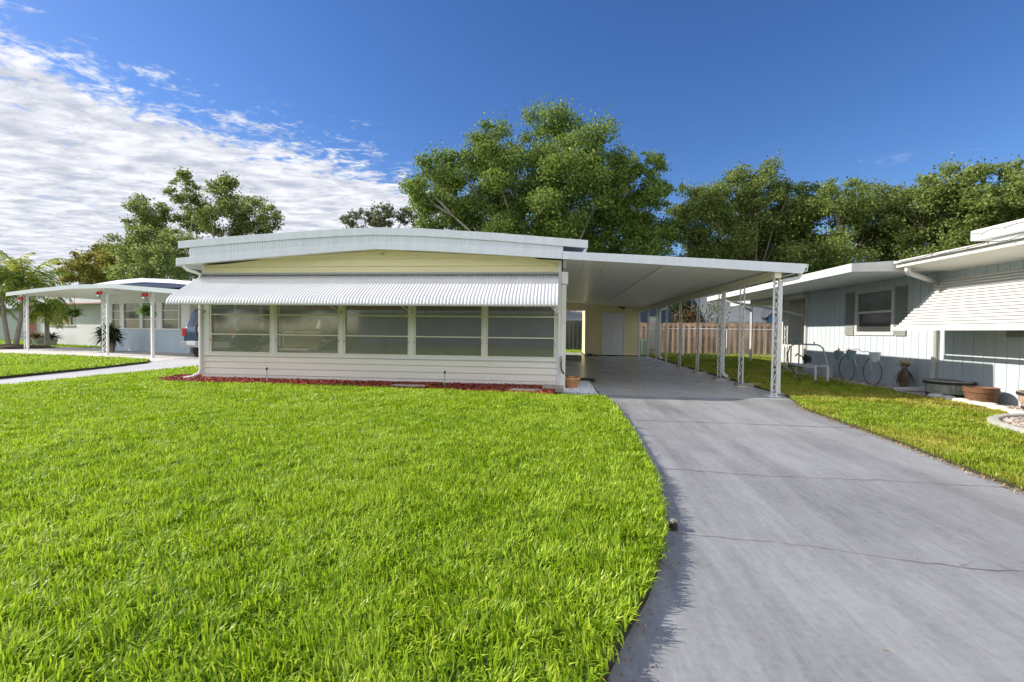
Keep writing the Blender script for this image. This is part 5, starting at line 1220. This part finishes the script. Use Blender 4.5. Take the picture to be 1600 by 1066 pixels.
LT3 = [(-38.4, 33.3, 6.2, 1.22), (-39.9, 33.4, 5.5, 1.04), (-38.8, 34.9, 7.4, 0.99), (-38.5, 33.9, 4.8, 1.34)]
RA = [(8.8, 33.6, 10.0, 1.33), (9.8, 32.0, 9.8, 1.45), (11.8, 33.0, 10.8, 1.31), (13.2, 32.4, 10.8, 1.47), (14.7, 32.3, 10.0, 1.1), (9.2, 33.4, 7.6, 2.18), (11.1, 33.4, 8.1, 2.18), (13.9, 35.0, 8.6, 2.28), (15.4, 33.9, 8.1, 2.21), (17.0, 35.1, 9.3, 1.49), (10.7, 34.8, 6.3, 1.97), (14.5, 35.5, 6.6, 2.26)]
RB = [(16.4, 31.9, 9.6, 1.26), (16.3, 29.3, 9.2, 1.24), (19.8, 32.8, 10.0, 1.3), (21.5, 33.3, 9.9, 1.04), (17.6, 33.0, 7.9, 2.15), (19.0, 31.3, 7.7, 2.04), (21.3, 32.1, 7.9, 1.54), (16.5, 29.6, 5.5, 1.88), (15.8, 32.7, 6.4, 1.62)]
RC = [(20.4, 29.4, 8.6, 1.25), (20.8, 27.9, 9.1, 1.26), (21.6, 26.8, 8.7, 1.29), (21.9, 30.8, 7.6, 1.92), (24.4, 31.4, 8.1, 2.05), (22.3, 26.9, 7.4, 1.52), (20.3, 30.5, 6.4, 1.73), (21.4, 28.6, 6.0, 1.62)]
RD = [(21.7, 25.3, 8.1, 1.0), (23.4, 26.0, 8.9, 1.18), (26.9, 28.3, 9.8, 1.6), (25.5, 28.9, 7.8, 1.8), (23.3, 24.7, 6.8, 1.54), (23.5, 27.6, 6.9, 1.4)]
FT = [(-22.0, 45.1, 12.3, 0.77), (-20.9, 46.4, 12.9, 0.85), (-18.5, 45.7, 13.1, 1.03), (-16.8, 46.8, 13.1, 0.99), (-15.5, 47.0, 12.6, 0.66), (-19.3, 46.0, 12.1, 0.91), (-18, 46, 10.5, 1.6), (-21, 46, 10.4, 1.5)]
OAK = [(x, y, z-(.75 if z > 11 else .2), r) for x, y, z, r in OAK]
tree('tall broad green tree rising behind the yellow house at the centre', OAK, (-1.5, 31.2), .42, 'oak', 330, .165, 'palebark', limbs=11)
tree('spreading olive tree with pale bare limbs above the left house', LT, (-31, 36), .34, 'oak2', 260, .19, 'palebark', fork=5.5, subr=.42, sub=17)
tree('bushy yellow-green tree below the spreading olive tree on the left', LT2+[(-33.5, 32, 6.0, 1.5)], (-30, 31), .22, 'oak2', 280, .18, fork=2)
tree('small golden-green tree left of the bushy one behind the canopy house', LT3+[(-37, 34, 6.6, 1.1), (-36, 33.4, 5.4, 1.3)], (-38.5, 33.6), .18, 'oak3', 300, .20, fork=2)
tree('live oak right behind the carport, leftmost of the row on the right', RA, (12.5, 33.5), .32, 'oak2', 290, .165)
tree('live oak in the right row, behind the small blue gabled house', RB, (18.5, 31.5), .30, 'oak2', 300, .165)
tree('live oak of the right row above the lower wing of the pale blue house', RC, (21.8, 29), .28, 'oak2', 310, .16)
tree('live oak at the far right above the lit upper roof', RD, (24.5, 27), .26, 'oak2', 310, .16)
tree('distant thin greyish tree just above the yellow house roof', FT, (-18.5, 46), .25, 'oakgrey', 150, .24, name='distant_tree', fork=6)
# fillers of the row behind: farther trees seen through the gaps
def auto_lobes(x, y, h, r, n=9, low=.35):
    return [(x+rng.uniform(-r, r)*.75, y+rng.uniform(-r, r)*.5, h*rng.uniform(low, .84), r*rng.uniform(.35, .52)) for _ in range(n)]
for x, y, h, r, mt, lab in ((27.5, 33, 9.2, 4.5, 'oak2', 'dark oak behind the right row near the frame edge'), (16.5, 41, 9.5, 4.5, 'oak', 'farther tree seen in the gap of the right row'), (-44, 40, 7.0, 4.2, 'oak2', 'far low tree at the left frame edge behind the palms'),
                          (-50, 33, 5.0, 3.4, 'oak3', 'low yellowish tree left of the teal house'), (2.5, 44, 8.5, 4.5, 'oak', 'farther tree behind the central tree, right side'), (-8, 44, 8.0, 4.5, 'oak', 'farther tree behind the central tree, left side')):
    tree(lab, auto_lobes(x, y, h, r), (x, y), .25, mt, 260, .26, fork=2.5, sub=14)
# shrubs behind the fence
t = thing('bush', 'loose leafy bush leaning over the brown fence beside the middle downspout', 'bush', (8.1, 25.9, 0)); m = MB()
for k in range(26):
    a = rng.uniform(0, 2*PI); e = rng.uniform(.7, 1.45); l = rng.uniform(1.6, 3.3); b = Vector((8.1, 25.9, .1)); d = Vector((math.cos(a)*math.cos(e), math.sin(a)*math.cos(e), math.sin(e)))
    c = b+d*l*.55; m.tube([b, c, c+(d+Vector((rng.uniform(-.5, .5), rng.uniform(-.3, .3), .2))).normalized()*l*.5], [.02, .012, .004], 5)
m.build('branches', 'palebark', t); leafball('foliage', (8.2, 25.9, 2.2), (1.0, .7, .9), 420, .13, 'oakgrey', t, .3)
t = thing('bush', 'dense dark reddish bush behind the brown fence left of the loose one', 'bush', (6.9, 26.3, 0)); MB().tube([(6.9, 26.3, 0), (6.9, 26.3, 1.5)], .06, 6).build('stem', 'bark', t); leafball('foliage', (6.9, 26.3, 1.9), (.95, .7, .95), 1100, .14, 'bromeliad', t, .2); leafball('top_foliage', (6.5, 26.4, 2.6), (.7, .5, .7), 700, .14, 'darkleaf', t, .2)
# across the street behind the camera: what the porch windows mirror
simple_house('street_house', 'white house across the street mirrored in the porch windows', -15, -22, 0, -15, 2.5, 3.6, 'cream', 'paleroof', 'x', .7)
simple_house('street_house', 'grey house across the street mirrored in the rightmost porch window', 4, -23, 16, -16, 2.5, 3.6, 'shutter', 'paleroof', 'x', .7)
for x, y, h, r, lab in ((-18, -30, 10, 6, 'tree across the street behind the white house'), (-4, -31, 11, 7, 'broad tree across the street behind the viewer'), (9, -30, 10, 6, 'tree across the street behind the grey house'), (-30, -28, 9, 6, 'tree across the street at the corner'), (22, -28, 9, 6, 'tree across the street on the far side')):
    tree(lab, auto_lobes(x, y, h, r, 12, .3), (x, y), .3, 'oak', 90, .45, fork=2.5, sub=12)
# ------------------------------------------------------------------ far backdrop: low tree belt all around as one mass
def belt(name, pts, h, mat, label, n):
    P = []
    pts = np.array(pts, float); seg = np.linalg.norm(np.diff(pts, axis=0), axis=1); cum = np.concatenate([[0], np.cumsum(seg)])
    for k in range(n):
        s = rng.uniform(0, cum[-1]); i = min(len(seg)-1, np.searchsorted(cum, s, 'right')-1); c = pts[i]+(pts[i+1]-pts[i])*(s-cum[i])/seg[i]
        hh = h*(.62+.25*math.sin(s*.11)+.13*math.sin(s*.31+1)); z = rng.uniform(.08, 1)*hh; r = rng.uniform(1.2, 2.6)
        v = rng.normal(size=(42, 3)); v /= np.linalg.norm(v, axis=1)[:, None]; P.append(np.array([c[0]+rng.normal(0, 1.5), c[1]+rng.normal(0, 1.5), z])+v*r*(rng.random(42)**.4)[:, None])
    o = leaf_quads(name, np.concatenate(P), .75, mat); tag(o, label, 'woodland', None, 'stuff')
belt('tree_belt', [(-140, 20), (-110, 60), (-60, 80), (0, 85), (60, 80), (110, 60), (140, 10)], 9, 'oak', 'far belt of trees closing the view behind the houses', 1700)
